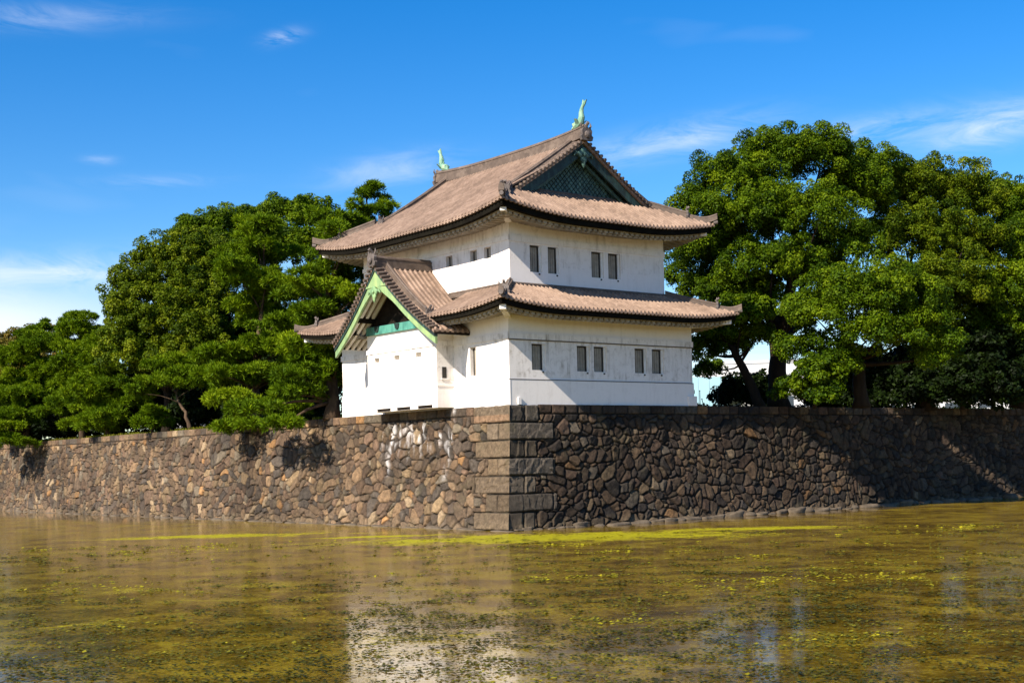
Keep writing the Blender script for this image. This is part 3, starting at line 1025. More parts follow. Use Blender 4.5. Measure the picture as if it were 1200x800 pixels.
for sd_, e, fl_ in ((1, uu0, True), (3, uu1, False)):
    mp = mk_map(sd_, e)
    roof_skin(mb, mp, uv0, VG0, zu_v, lambda s: np.minimum(s-uv0, 99), 0.0, rows=10, flip=fl_)
    roof_skin(mb, mp, VG0, VG1, zu_v, lambda s: np.full_like(s, DM), 0.0, rows=22, flip=fl_)
    roof_skin(mb, mp, VG1, uv1, zu_v, lambda s: np.minimum(uv1-s, 99), 0.0, rows=10, flip=fl_)
# deck below the tiles, closing the verges
for vg, sg in ((VG0, 1), (VG1, -1)):
    for e, sgu in ((uu0, 1), (uu1, -1)):
        rings = []
        for d in np.linspace(dG-.1, DM, 16):
            z = float(fu(d)); u = e+sgu*d
            rings.append([(u, vg+sg*.02, z-.015), (u, vg+sg*.95, z-.015), (u, vg+sg*.95, z-.16), (u, vg+sg*.02, z-.16)])
        mb.sweep(rings)
UROOF = mb.build('upper_roof', M['tile'], TUR, dz=DZ)
mb = MB()
for sd_, e, a, b, zf in ((0, uv0, uu0, uu1, zu_u), (1, uu0, uv0, uv1, zu_v), (2, uv1, uu0, uu1, zu_u), (3, uu1, uv0, uv1, zu_v)):
    curve_strip(mb, mk_map(sd_, e), a+.12, b-.12, zf, .12, .36, -.05, -.36)
mb.build('fascia', M['fascia'], UROOF, dz=DZ)
mb = MB()
for sd_, e, a, b, zf in ((0, uv0, uu0, uu1, zu_u), (1, uu0, uv0, uv1, zu_v), (2, uv1, uu0, uu1, zu_u), (3, uu1, uv0, uv1, zu_v)):
    soffit(mb, mk_map(sd_, e), a, b, zf, .42, OU+.02, -.36)
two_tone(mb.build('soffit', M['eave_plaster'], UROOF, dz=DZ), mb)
for c, sg, zf, lo in (((uu0, uv0), (1, 1), zu_u, uu0), ((uu1, uv0), (-1, 1), lambda s, d: zu_u(uu1-(s-uu0), d), uu0), ((uu0, uv1), (1, -1), zu_u, uu0), ((uu1, uv1), (-1, -1), lambda s, d: zu_u(uu1-(s-uu0), d), uu0)):
    hip(UROOF, c, sg, zf, lo, dG+.25, 1.05, .30, .34, .42)

zr = float(fu(DM))
vv = np.linspace(VG0-.10, VG1+.10, 30)
mid = (VG0+VG1)/2
mb = MB(); ridge(mb, [(UC, v, zr-.05+.22*abs((v-mid)/(VG1-mid))**3) for v in vv], .46, .62)
mb.build('main_ridge', M['ridge'], UROOF, dz=DZ)
for vg, sg in ((VG0, 1), (VG1, -1)):
    m_ = MB(); oni(m_, (UC, vg-sg*.10, zr+.05), (0, -sg), 1.15); m_.build('ridge_end_tile', M['oni'], UROOF, dz=DZ)
    for e, su_ in ((uu0, 1), (uu1, -1)):
        # descending ridge a little inside the verge
        m_ = MB(); ridge(m_, [(e+su_*d, vg+sg*.78, float(fu(d))+.02) for d in np.linspace(dG+.35, DM-.15, 16)], .28, .34)
        m_.build('descending_ridge', M['ridge'], UROOF, dz=DZ)
        m_ = MB(); oni(m_, (e+su_*(dG+.35), vg+sg*.78, float(fu(dG+.35))), (-su_, 0), .85); m_.build('ridge_end_tile', M['oni'], UROOF, dz=DZ)
        # cross tiles capping the verge
        m_ = MB()
        d = dG+.02
        while d < DM-.12:
            u = e+su_*d; z = float(fu(d))+.03
            m_.tube([(u, vg-sg*.16, z-.02), (u, vg+sg*.15, z+.02), (u, vg+sg*.46, z+.05)], [.085, .085, .08], 8)
            d += .245
        m_.sweep([[(e+su_*q, vg+sg*.48, float(fu(q))), (e+su_*q, vg+sg*.62, float(fu(q))), (e+su_*q, vg+sg*.60, float(fu(q))+.13), (e+su_*q, vg+sg*.50, float(fu(q))+.13)] for q in np.linspace(dG, DM-.1, 14)])
        m_.build('verge_tiles', M['ridge'], UROOF, dz=DZ)

# triangular gables clad in dark copper
def gable(vg, sg):
    zb = float(fu(dG+.70))
    vw = vg+sg*.78
    pts_ = []
    dd = np.linspace(dG+.75, DM, 12)
    left = [(uu0+d, vw, float(fu(d))-.10) for d in dd]
    right = [(uu1-d, vw, float(fu(d))-.10) for d in dd[::-1]][1:]
    m_ = MB(); m_.prism(left+right, (0, sg*.10, 0))
    # lattice relief of overlapping lozenges
    lat = MB()
    zz = zb+.12
    row = 0
    while zz < zr-.9:
        hwid = (DM-(dG+.75))*(1-(zz-zb)/(zr-zb))-.62
        if hwid > .15:
            k = -math.floor(hwid/.30)*.30+(row % 2)*.15
            while k < hwid:
                c_ = Vector((UC+k, vw-sg*.012, zz)); s_ = .115
                lat.prism([c_+Vector((-s_, 0, 0)), c_+Vector((0, 0, -s_)), c_+Vector((s_, 0, 0)), c_+Vector((0, 0, s_))], (0, -sg*.045, 0))
                k += .30
        zz += .15; row += 1
    g = m_.build('gable', M['copper_dark'], TUR, dz=DZ)
    lat.build('lattice', M['copper_teal2'], g, dz=DZ)
    for e, su_ in ((uu0, 1), (uu1, -1)):
        m_ = MB()
        rings = []
        for d in np.linspace(dG+.12, DM, 16):
            z = float(fu(d))-.17; u = e+su_*d; hgt = .46+.10*((d-dG)/(DM-dG))
            rings.append([(u, vg+sg*.14, z), (u, vg+sg*.26, z), (u, vg+sg*.26, z-hgt), (u, vg+sg*.14, z-hgt)])
        m_.sweep(rings); m_.build('barge_board', M['copper_dark'], g, dz=DZ)
        m_ = MB()
        rings = []
        for d in np.linspace(dG+.55, DM, 16):
            z = float(fu(d))-.72; u = e+su_*d
            rings.append([(u, vg+sg*.46, z), (u, vg+sg*.60, z), (u, vg+sg*.60, z-.17), (u, vg+sg*.46, z-.17)])
        m_.sweep(rings); m_.build('inner_frame', M['copper_teal2'], g, dz=DZ)
    m_ = MB()
    ornament(m_, Vector((UC, vg+sg*.12, zr-.72)), Vector((1, 0, 0)), Vector((0, -sg, 0)), 1.0)
    m_.build('gable_ornament', M['copper_teal2'], g, dz=DZ)
    m_ = MB(); ridge(m_, [(uu0+dG+.45, vw-sg*.10, zb-.04), (uu1-dG-.45, vw-sg*.10, zb-.04)], .26, .22)
    m_.build('sill_ridge', M['ridge'], g, dz=DZ)


def ornament(mb, c, x, n, s):
    """hanging gable pendant: three lobes round a boss, and a drop"""
    up = Vector((0, 0, 1))
    def disc(p, r_, t_=.10):
        mb.tube([p, p+n*t_*s, p+n*(t_+.03)*s], [r_*s, r_*s, r_*.55*s], 12)
    disc(c+up*.12*s, .20)
    disc(c-x*.24*s-up*.02*s, .17); disc(c+x*.24*s-up*.02*s, .17)
    disc(c-up*.24*s, .22, .08)
    disc(c-up*.04*s, .10, .18)
    for k in (-1, 1):
        mb.tube([c+x*k*.30*s-up*.06*s+n*.04*s, c+x*k*.52*s+up*.02*s+n*.04*s, c+x*k*.66*s-up*.16*s+n*.04*s], [.10*s, .085*s, .03*s], 7)
    mb.tube([c-up*.40*s+n*.04*s, c-up*.58*s+n*.04*s, c-up*.70*s+n*.04*s], [.12*s, .09*s, .02*s], 8)


M['copper_teal2'] = copper('dull_verdigris', (.018, .042, .036), (.045, .095, .078), (.10, .19, .15))
gable(VG0, 1)
gable(VG1, -1)


def fish(vg, sg):
    """shachihoko: fish with its head on the ridge and the tail up"""
    m_ = MB()
    zt_ = zr+.78
    p = lambda a, z: Vector((UC, vg+sg*a*.9, zt_-.06+z*.82))
    path = [p(.78, -.03), p(.66, .10), p(.44, .17), p(.22, .30), p(.13, .55), p(.16, .82), p(.10, 1.08), p(-.02, 1.32), p(-.12, 1.48)]
    m_.tube(path, [.10, .20, .22, .20, .165, .13, .095, .065, .02], 10)
    m_.prism([p(.04, 1.10), p(-.14, 1.30), p(-.28, 1.56), p(-.10, 1.46), p(.02, 1.62), p(.08, 1.36), p(.14, 1.12)], (.07, 0, 0))
    m_.prism([p(.30, .35), p(.42, .55), p(.34, .62), p(.38, .82), p(.26, .84), p(.28, 1.02), p(.18, .98), p(.14, .5)], (.05, 0, 0))
    for k in (-1, 1):
        m_.add([p(.42, .12)+Vector((k*.20, 0, 0)), p(.28, .42)+Vector((k*.42, 0, 0)), p(.14, .40)+Vector((k*.36, 0, 0)), p(.20, .18)+Vector((k*.20, 0, 0)),
                p(.42, .12)+Vector((k*.14, 0, 0)), p(.28, .42)+Vector((k*.37, 0, 0)), p(.14, .40)+Vector((k*.31, 0, 0)), p(.20, .18)+Vector((k*.12, 0, 0))],
               [(0, 1, 2, 3), (7, 6, 5, 4), (0, 4, 5, 1), (1, 5, 6, 2), (2, 6, 7, 3), (3, 7, 4, 0)])
        m_.tube([p(.70, .16)+Vector((k*.12, 0, 0)), p(.74, .26)+Vector((k*.16, 0, 0))], [.06, .03], 6)
    m_.tube([p(.80, -.05), p(.84, .03)], [.14, .12], 8)
    m_.build('fish_finial', M['finial'], UROOF, smooth=False, dz=DZ)


fish(VG0+.02, 1)
fish(VG1-.02, -1)

# --- gabled bay on the left face
BU = -1.04
BV0, BV1 = 4.43, 10.72
HB = 4.62
zb_ = lambda q: 13.35-1.02*q+.047*q*q
uf = lambda q: -2.20-.35*(1-q/HB)            # verge leans out towards the apex
ports = [(9.57, 10.05), (7.68, 8.19), (5.75, 6.21)]
chutes = [(8.63, 9.93), (6.83, 8.07), (4.88, 6.18)]
mb = MB()
wall_panel(mb, fr_left(BU), BV0, BV1, 5.97, 10.02, [(a, b, 8.58, 8.81) for a, b in ports]+[(a, b, 5.975, 6.13) for a, b in chutes], .20)
mb.add([(BU, BV0, 5.97), (0, BV0, 5.97), (0, BV0, 10.02), (BU, BV0, 10.02)], [(0, 1, 2, 3)])
mb.add([(BU, BV1, 5.97), (0, BV1, 5.97), (0, BV1, 10.02), (BU, BV1, 10.02)], [(0, 1, 2, 3)])
mb.add([(BU, BV0, 5.97), (0.1, BV0, 5.97), (0.1, BV1, 5.97), (BU, BV1, 5.97)], [(0, 1, 2, 3)])
fbox(mb, fr_left(BU), BV0-.04, BV1+.04, -.02, .045, 9.03, 9.28)
mb.box(BU-.04, 0, BV0-.05, BV0+.02, 9.03, 9.28)
mb.box(BU-.02, 0, BV0-.035, BV0+.02, 7.02, 7.10)
mb.box(BU-.02, 0, BV1-.02, BV1+.035, 7.02, 7.10)
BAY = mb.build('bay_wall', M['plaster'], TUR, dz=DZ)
for a, b in ports:
    m_ = MB()
    fr = fr_left(BU)
    m_.prism([fr(a+.01, -.01, 8.80), fr(a+.01, -.15, 8.80), fr(a+.01, -.15, 8.60)], (0, b-a-.02, 0))
    m_.build('gun_port', M['shutter'], BAY, dz=DZ)
for a, b in chutes:
    m_ = MB(); fbox(m_, fr_left(BU), a+.01, b-.01, -.19, -.05, 5.985, 6.12)
    m_.build('drop_chute', M['dark_wood'], BAY, dz=DZ)
m_ = MB(); m_.box(-.72, -.46, BV0-.012, BV0+.05, 7.42, 7.98)
m_.build('window', M['window_dark'], BAY, dz=DZ)
m_ = MB(); m_.box(-.80, -.38, BV0-.06, BV0+.02, 7.34, 7.40)
m_.build('window_sill', M['plaster_clean'], BAY, dz=DZ)
# recessed dark gable and teal beam
m_ = MB()
qs = np.linspace(0, 3.35, 10)
m_.prism([(BU+.12, VC-q, float(zb_(q))-.28) for q in qs[::-1]]+[(BU+.12, VC+q, float(zb_(q))-.28) for q in qs[1:]], (.10, 0, 0))
m_.build('bay_gable', M['dark_wood'], TUR, dz=DZ)
m_ = MB()
m_.box(BU-.14, BU+.10, VC-2.95, VC+2.95, 10.02, 10.44)
m_.build('tie_beam', M['copper_teal'], BAY, dz=DZ)
m_ = MB()
for c_ in (VC-1.9, VC, VC+1.9):
    m_.prism([(BU-.19, c_-.22, 10.42), (BU-.19, c_+.22, 10.42), (BU-.19, c_+.15, 10.20), (BU-.19, c_, 10.10), (BU-.19, c_-.15, 10.20)], (.045, 0, 0))
m_.build('beam_ornament', M['copper_dark'], BAY, dz=DZ)

mb = MB()
for sg in (-1, 1):
    mp = lambda s, d, sg=sg: (s-2.20+(-.35*(d/HB))*np.clip((1.0-(s))/3.2, 0, 1), VC+sg*(HB-d))
    roof_skin(mb, mp, 0, 3.2, lambda s, d: zb_(HB-d), lambda s: np.full_like(s, HB), .05, p=.31, amp=.10, rows=20, flip=(sg > 0))
    rings = []
    for q in np.linspace(0, HB, 14):
        z = float(zb_(q)); y = VC+sg*q; x0 = float(uf(q))
        rings.append([(x0+.015, y, z-.012), (.9, y, z-.012), (.9, y, z-.14), (x0+.015, y, z-.14)])
    mb.sweep(rings)
BROOF = mb.build('bay_roof', M['tile'], TUR, dz=DZ)
mb = MB(); ridge(mb, [(x, VC, float(zb_(0))-.05) for x in np.linspace(-2.52, II+.05, 8)], .40, .52)
mb.build('ridge', M['ridge'], BROOF, dz=DZ)
mb = MB(); oni(mb, (-2.54, VC, float(zb_(0))+.02), (-1, 0), 1.1); mb.build('ridge_end_tile', M['oni'], BROOF, dz=DZ)
for sg in (-1, 1):
    m_ = MB()
    q = .14
    while q < HB:
        x0 = float(uf(q)); z = float(zb_(q))+.045; y = VC+sg*q
        m_.tube([(x0-.15, y, z-.02), (x0+.12, y, z+.03), (x0+.36, y, z+.06)], [.085, .085, .08], 8)
        q += .215
    m_.build('verge_tiles', M['ridge'], BROOF, dz=DZ)
    m_ = MB(); ridge(m_, [(float(uf(q))+.72, VC+sg*q, float(zb_(q))+.03) for q in np.linspace(.15, 3.45, 12)], .26, .30)
    m_.build('descending_ridge', M['ridge'], BROOF, dz=DZ)
    m_ = MB(); oni(m_, (float(uf(3.45))+.72, VC+sg*3.42, float(zb_(3.45))+.02), (0, sg), .80); m_.build('ridge_end_tile', M['oni'], BROOF, dz=DZ)
    # barge board with dark upper rim
    m_ = MB(); rim = MB()
    rings, rr_ = [], []
    for q in np.linspace(0, HB-.02, 18):
        z = float(zb_(q)); y = VC+sg*q; x0 = float(uf(q))+.10
        hh = .34+.42*max(0, 1-q/1.5)**1.2
        rings.append([(x0, y, z-.34), (x0+.13, y, z-.34), (x0+.13, y, z-.34-hh), (x0, y, z-.34-hh)])
        rr_.append([(x0-.05, y, z-.10), (x0+.15, y, z-.10), (x0+.15, y, z-.335), (x0-.05, y, z-.335)])
    m_.sweep(rings); rim.sweep(rr_)
    bb = m_.build('barge_board', M['copper_pale'], BROOF, dz=DZ)
    rim.build('barge_rim', M['copper_dark'], BROOF, dz=DZ)
m_ = MB(); m_.prism([(float(uf(0))+.11, VC-.95, 12.20), (float(uf(0))+.11, VC+.95, 12.20), (float(uf(0))+.11, VC+.5, 12.6), (float(uf(0))+.11, VC, 12.95), (float(uf(0))+.11, VC-.5, 12.6)], (.06, 0, 0))
m_.build('apex_plate', M['copper_pale'], BROOF, dz=DZ)
m_ = MB(); ornament(m_, Vector((float(uf(0))+.06, VC, 11.98)), Vector((0, 1, 0)), Vector((-1, 0, 0)), .82)
m_.build('gable_ornament', M['copper_mid'], BROOF, dz=DZ)
# white plastered rafters under the bay's slopes and a dark purlin
m_ = MB()
for sg in (-1, 1):
    for x in np.arange(-1.92, -.1, .36):
        for q0, q1 in ((.5, 2.35), (2.62, HB-.16)):
            ring = []
            for q in np.linspace(q0, q1, 6):
                z = float(zb_(q))-.16; y = VC+sg*q
                ring.append([(x, y, z), (x+.17, y, z), (x+.17, y, z-.17), (x, y, z-.17)])
            m_.sweep(ring)
m_.build('rafters', M['plaster_clean'], BROOF, dz=DZ)
for sg in (-1, 1):
    m_ = MB()
    m_.box(-2.0, -.05, VC+sg*2.48-.10, VC+sg*2.48+.10, float(zb_(2.48))-.46, float(zb_(2.48))-.16)
    m_.build('purlin', M['dark_wood'], BROOF, dz=DZ)
    m_ = MB()
    m_.sweep([[(x0, VC+sg*(HB+.0), z0), (x0, VC+sg*(HB-.12), z0), (x0, VC+sg*(HB-.12), z0-.14), (x0, VC+sg*HB, z0-.14)] for x0, z0 in ((-2.15, float(zb_(HB))-.06), (-.02, float(zb_(HB))-.06))])
    m_.build('eave_board', M['dark_wood'], BROOF, dz=DZ)


# ------------------------------------------------------------------ vegetation
def cam_pt(px, py, dist):
    """the place at a given distance that the photograph shows at this spot"""
    xp, yp = px-600, HZ-py
    xc = xp*math.cos(ROLL)+yp*math.sin(ROLL); yc = -xp*math.sin(ROLL)+yp*math.cos(ROLL)
    return Vector((xc/FPX*dist, dist, CAMZ+yc/FPX*dist))


def unit(x):
    return x/(np.linalg.norm(x, axis=-1, keepdims=True)+1e-9)


def trunk_mesh(base, tips, r0, m, parent, rg, lean=None, fork=.4):
    """tapered trunk to a fork, then limbs to the given tips"""
    mbk = MB()
    base = Vector(base)
    cen = sum((Vector(t) for t in tips), Vector())/len(tips)
    top = lean or base.lerp(cen, fork)
    path, rad = [], []
    for k in range(7):
        f = k/6
        p = base.lerp(top, f)+Vector((rg.normal(0, .10), rg.normal(0, .10), 0))*(f*(1-f)*4)*r0*1.6
        path.append(p-base); rad.append(r0*(1.35 if k == 0 else 1.08-.42*f))
    mbk.tube(path, rad, 9)
    for t in tips:
        t = Vector(t)
        st = base.lerp(top, rg.uniform(.72, 1.0))
        d = (t-st)
        pts_ = []
        sag = d.length*.12
        k_ = Vector((rg.normal(0, 1), rg.normal(0, 1), rg.normal(0, .4)))*d.length*.07
        for k in range(6):
            f = k/5
            pts_.append(st.lerp(t, f)+k_*math.sin(f*math.pi)+Vector((0, 0, -sag*math.sin(f*math.pi)*.4))-base)
        rr0 = r0*rg.uniform(.26, .48)
        mbk.tube(pts_, [rr0*(1-.85*k/5) for k in range(6)], 6)
    return mbk.build('trunk', m, parent, smooth=True)


def broadleaf(name, label, cat, group, base, lobes, m, seed, r0=.45, leaf=.135, dens=1.0, clump=1.0, bark='bark', lean=None, fork=.42, cut=None, tonebias=0.0):
    """lobes: (centre, rx, ry, rz) ellipsoids; each lobe is covered with leaf clumps, each clump with leaves"""
    rg = np.random.default_rng(seed)
    T = empty(name, base)
    tag(T, label, cat, group)
    CC, NN, TT, LL_, WWd, TN = [], [], [], [], [], []
    tips = []
    for (c, rx, ry, rz) in lobes:
        c = np.array(c)
        vol = (rx*ry*rz)**(1/3)
        clump_ = clump*.60
        n = int(max(6, 9.5*dens*(vol/clump_)**2))
        dirs = unit(rg.normal(size=(n, 3)))
        dirs[:, 2] = np.where(dirs[:, 2] < -.55, -dirs[:, 2]*.6, dirs[:, 2])
        rad = rg.uniform(.35, 1.16, n)
        cc = c+dirs*np.array([rx, ry, rz])*rad[:, None]
        tips.append(Vector(c-np.array([0, 0, rz*.25])))
        if vol > 2.2:
            for k in range(2):
                tips.append(Vector(c+unit(rg.normal(size=3))*np.array([rx, ry, rz])*.55))
        for k in range(n):
            r_ = clump_*rg.uniform(.45, 1.2)
            if cut is not None and cut(cc[k], r_): continue
            nl = int(12+250*dens*r_**1.8*rg.uniform(.7, 1.2)*(.27/leaf)**1.6)
            dl = unit(rg.normal(size=(nl, 3))+np.array([0, 0, .25])+dirs[k]*.5)
            sh = rg.uniform(.35, 1.0, nl)**.55
            p = cc[k]+dl*np.array([1.05, 1.05, .85])*r_*rg.uniform(.8, 1.2, 3)*sh[:, None]
            nr = unit(dl*.9+rg.normal(size=(nl, 3))*.55+np.array([0, 0, .35]))
            tn = unit(np.cross(nr, rg.normal(size=(nl, 3))))
            CC.append(p); NN.append(nr); TT.append(tn)
            l = leaf*rg.uniform(.7, 1.35, nl)
            LL_.append(l); WWd.append(l*rg.uniform(.5, .75, nl))
            TN.append(np.clip(rg.normal(.48+tonebias, .19)+rg.normal(0, .17, nl), 0, 1))
    leaf_mesh('crown', np.concatenate(CC), np.concatenate(NN), np.concatenate(TT), np.concatenate(LL_), np.concatenate(WWd), np.concatenate(TN), m, T, base)
    trunk_mesh(base, tips[:18], r0, M[bark], T, rg, lean, fork)
    return T


def pine(name, label, group, base, pads, seed, r0=.28, lean=None, fork=.75, needle=.34, tonebias=0.0):
    """pads: (centre, rx, rz) flattened cushions of needle tufts"""
    rg = np.random.default_rng(seed)
    T = empty(name, base)
    tag(T, label, 'pine tree', group)
    CC, NN, TT, LL_, WWd, TN = [], [], [], [], [], []
    for (c, rx, rz) in pads:
        c = np.array(c)
        nsub = int(max(4, 6.5*rx*rx))
        padtone = rg.normal(0, .10)
        for s_ in range(nsub):
            ang = rg.uniform(0, 6.283); rr_ = rx*math.sqrt(rg.uniform(0, 1))
            sc = c+np.array([math.cos(ang)*rr_, math.sin(ang)*rr_, rz*(1-(rr_/rx)**2)*rg.uniform(.2, 1.0)+rg.normal(0, .10)])
            sr = rg.uniform(.26, .54)
            nt = int(46*sr/.5)
            dt = unit(rg.normal(size=(nt, 3))+np.array([0, 0, .55]))
            ctr = sc+dt*sr*np.array([1.2, 1.2, .6])*rg.uniform(.25, .95, (nt, 1))
            nb = 9
            ax = np.repeat(unit(dt+np.array([0, 0, .5])), nb, 0)
            bd = unit(ax+rg.normal(size=(nt*nb, 3))*.62)
            l = needle*rg.uniform(.65, 1.2, nt*nb)
            p = np.repeat(ctr, nb, 0)+bd*l[:, None]*.5
            nr = unit(np.cross(bd, rg.normal(size=(nt*nb, 3))))
            nr = np.where((nr[:, 2] < 0)[:, None], -nr, nr)
            CC.append(p); NN.append(nr); TT.append(bd); LL_.append(l); WWd.append(np.full(nt*nb, .052)*rg.uniform(.7, 1.3, nt*nb))
            TN.append(np.clip(np.repeat(rg.normal(.5, .12, nt), nb)+padtone+tonebias+rg.normal(0, .10, nt*nb), 0, 1))
    leaf_mesh('crown', np.concatenate(CC), np.concatenate(NN), np.concatenate(TT), np.concatenate(LL_), np.concatenate(WWd), np.concatenate(TN), M['needle'], T, base)
    tips = [Vector(c)-Vector((0, 0, .1)) for c, a, b in pads]
    mbk = MB()
    base = Vector(base)
    hi = max(pads, key=lambda q: q[0][2])[0]
    top = lean or Vector(hi)
    path = [base]
    N = 9
    bend = Vector((rg.normal(0, .5), rg.normal(0, .5), 0))
    for k in range(1, N+1):
        f = k/N
        path.append(base.lerp(top, f)+bend*math.sin(f*math.pi*1.6)*.55+Vector((rg.normal(0, .08), rg.normal(0, .08), 0)))
    mbk.tube([p-base for p in path], [r0*(1.3 if k == 0 else 1-.80*k/N) for k in range(N+1)], 8)
    for t in tips:
        hgt = (t.z-base.z)/max(top.z-base.z, .1)
        k = min(N-1, max(1, int(hgt*N*.86)))
        st = path[k]
        d = t-st
        pts_ = [st.lerp(t, f)+Vector((0, 0, d.length*.07*math.sin(f*math.pi)))-base for f in (0, .25, .5, .75, 1)]
        rr_ = r0*.34*(1-.5*hgt)
        mbk.tube(pts_, [rr_, rr_*.8, rr_*.6, rr_*.4, rr_*.2], 5)
    mbk.build('trunk', M['pine_bark'], T, smooth=True)
    return T


def lb(px, py, rx, ry, dist, rd=None):
    """an ellipsoid seen at px,py with half-sizes rx,ry (photo pixels) at a distance"""
    s_ = dist/FPX
    return (tuple(cam_pt(px, py, dist)), rx*s_, (rd if rd else (rx+ry)*.5*s_), ry*s_)


def pad(px, py, rx, ry, dist):
    s_ = dist/FPX
    return (tuple(cam_pt(px, py, dist)), rx*s_, ry*s_)


def gnd(px, dist):
    p = cam_pt(px, 500, dist)
    return Vector((p.x, p.y, BASE-.12))


exec_trees = True
GR = 'broadleaf trees behind the right stretch of rampart'
GL = 'pines along the left stretch of rampart'
GB = 'broadleaf trees behind the left pines'

# right-hand side
broadleaf('broadleaf_tree', 'tallest spreading evergreen tree directly right of the turret, thick dark forked trunk', 'tree', GR, gnd(914, 80),
          [lb(858, 215, 52, 36, 79), lb(912, 188, 52, 34, 80), lb(962, 186, 42, 30, 80), lb(822, 245, 34, 22, 79), lb(880, 255, 60, 36, 77), lb(945, 250, 58, 40, 78),
           lb(838, 285, 50, 30, 80), lb(1000, 225, 40, 40, 82), lb(1012, 196, 34, 24, 83), lb(1035, 210, 30, 26, 84), lb(905, 310, 60, 30, 77), lb(830, 335, 38, 26, 83), lb(985, 290, 45, 30, 79), lb(815, 300, 30, 40, 84), lb(950, 320, 44, 30, 80), lb(870, 340, 40, 22, 81)],
          M['leaf'], 11, .62, lean=cam_pt(910, 385, 80))
broadleaf('leaning_tree', 'smaller tree with a leaning brown trunk between the turret and the forked trunk', 'tree', GR, gnd(893, 77),
          [lb(842, 385, 28, 18, 77), lb(872, 368, 32, 22, 76), lb(828, 408, 22, 22, 79), lb(832, 432, 16, 12, 82), lb(860, 402, 26, 14, 78), lb(888, 392, 16, 12, 77), lb(850, 345, 30, 22, 79), lb(890, 345, 32, 22, 79)],
          M['leaf'], 12, .30, .14, clump=.75, lean=cam_pt(858, 405, 77))
broadleaf('broadleaf_tree', 'bright leafy tree leaning out over the moat wall at the middle of the right grove', 'tree', GR, gnd(1010, 76),
          [lb(1000, 345, 62, 34, 72.5), lb(955, 365, 42, 28, 72.5), lb(1055, 345, 46, 34, 73), lb(1070, 385, 42, 28, 73), lb(1020, 390, 46, 24, 72), lb(945, 405, 30, 22, 73),
           lb(1100, 410, 30, 34, 74)],
          M['leaf'], 13, .42, lean=cam_pt(1005, 410, 76))
broadleaf('leafy_shrub', 'bright green shrub hanging over the rampart edge below the leaning trees', 'shrub', None, gnd(955, 73.5),
          [lb(958, 440, 26, 26, 72), lb(968, 465, 18, 14, 71.5), lb(985, 425, 26, 22, 73), lb(925, 455, 18, 16, 74)],
          M['leaf'], 14, .12, .15, clump=.7)
broadleaf('broadleaf_tree', 'rounded tall tree right of the tallest crown with its top below it', 'tree', GR, gnd(1085, 84),
          [lb(1040, 225, 40, 34, 85), lb(1078, 222, 46, 34, 85), lb(1120, 232, 46, 36, 85), lb(1085, 375, 50, 30, 83), lb(1140, 350, 44, 40, 84), lb(1060, 275, 56, 36, 83), lb(1118, 285, 56, 36, 83), lb(1090, 330, 60, 34, 82)],
          M['leaf_olive'], 15, .55)
broadleaf('broadleaf_tree', 'dense tree at the right edge of the photo above the shaded rampart', 'tree', GR, gnd(1195, 86),
          [lb(1165, 240, 40, 32, 87), lb(1205, 245, 46, 36, 87), lb(1255, 250, 50, 40, 88), lb(1170, 290, 52, 36, 85), lb(1225, 300, 56, 40, 85), lb(1180, 340, 50, 36, 84), lb(1170, 385, 46, 34, 85), lb(1235, 360, 50, 40, 84),
           lb(1290, 320, 60, 70, 88)],
          M['leaf'], 16, .55)
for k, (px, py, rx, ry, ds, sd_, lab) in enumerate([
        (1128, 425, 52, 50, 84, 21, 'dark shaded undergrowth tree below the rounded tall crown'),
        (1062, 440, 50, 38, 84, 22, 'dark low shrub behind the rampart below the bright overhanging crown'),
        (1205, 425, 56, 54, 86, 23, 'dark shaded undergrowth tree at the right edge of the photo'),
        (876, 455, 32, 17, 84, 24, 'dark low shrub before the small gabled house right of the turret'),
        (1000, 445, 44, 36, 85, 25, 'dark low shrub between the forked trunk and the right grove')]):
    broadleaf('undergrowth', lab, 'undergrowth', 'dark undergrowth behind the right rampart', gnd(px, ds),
              [lb(px, py, rx, ry, ds), lb(px-rx*.6, py+ry*.45, rx*.7, ry*.6, ds-.5), lb(px+rx*.6, py+ry*.4, rx*.7, ry*.7, ds-.5), lb(px, py+ry*.6, rx*.9, ry*.5, ds-1)], M['leaf_shaded'], sd_, .16, .24, clump=1.0)

# left-hand side: broadleaf behind
broadleaf('broadleaf_tree', 'olive brown broadleaf tree with sparse branches left of the big pines', 'tree', GB, gnd(195, 101),
          [lb(160, 340, 34, 28, 100), lb(143, 362, 22, 24, 99), lb(195, 310, 40, 30, 101), lb(235, 300, 36, 32, 101), lb(165, 385, 36, 30, 99), lb(210, 370, 44, 36, 99), lb(240, 350, 34, 34, 100), lb(190, 420, 50, 26, 99), lb(150, 410, 34, 30, 99), lb(235, 400, 40, 34, 99), lb(222, 335, 34, 34, 100)],
          M['leaf_olive'], 41, .40, .165, clump=.95)
broadleaf('broadleaf_tree', 'darker green broadleaf crown rising behind the olive tree and the big pine', 'tree', GB, gnd(250, 108),
          [lb(225, 272, 28, 18, 108), lb(262, 268, 34, 24, 108), lb(300, 262, 30, 22, 108), lb(275, 310, 50, 30, 107)],
          M['leaf'], 42, .40, .165, clump=.95)
broadleaf('broadleaf_tree', 'round broadleaf crown just left of the upper roof behind the big pine', 'tree', GB, gnd(370, 100),
          [lb(328, 250, 26, 16, 101), lb(362, 252, 30, 20, 100), lb(398, 268, 28, 20, 99), lb(350, 290, 50, 30, 99)],
          M['leaf'], 43, .40, .165, clump=.95)
broadleaf('broadleaf_tree', 'far crown with rust coloured top at the left edge of the photo', 'tree', GB, gnd(45, 128),
          [lb(45, 405, 30, 22, 128), lb(15, 412, 30, 20, 128), lb(60, 440, 46, 34, 127), lb(20, 455, 50, 30, 127)],
          M['leaf_rust'], 44, .35, .19, clump=1.0)
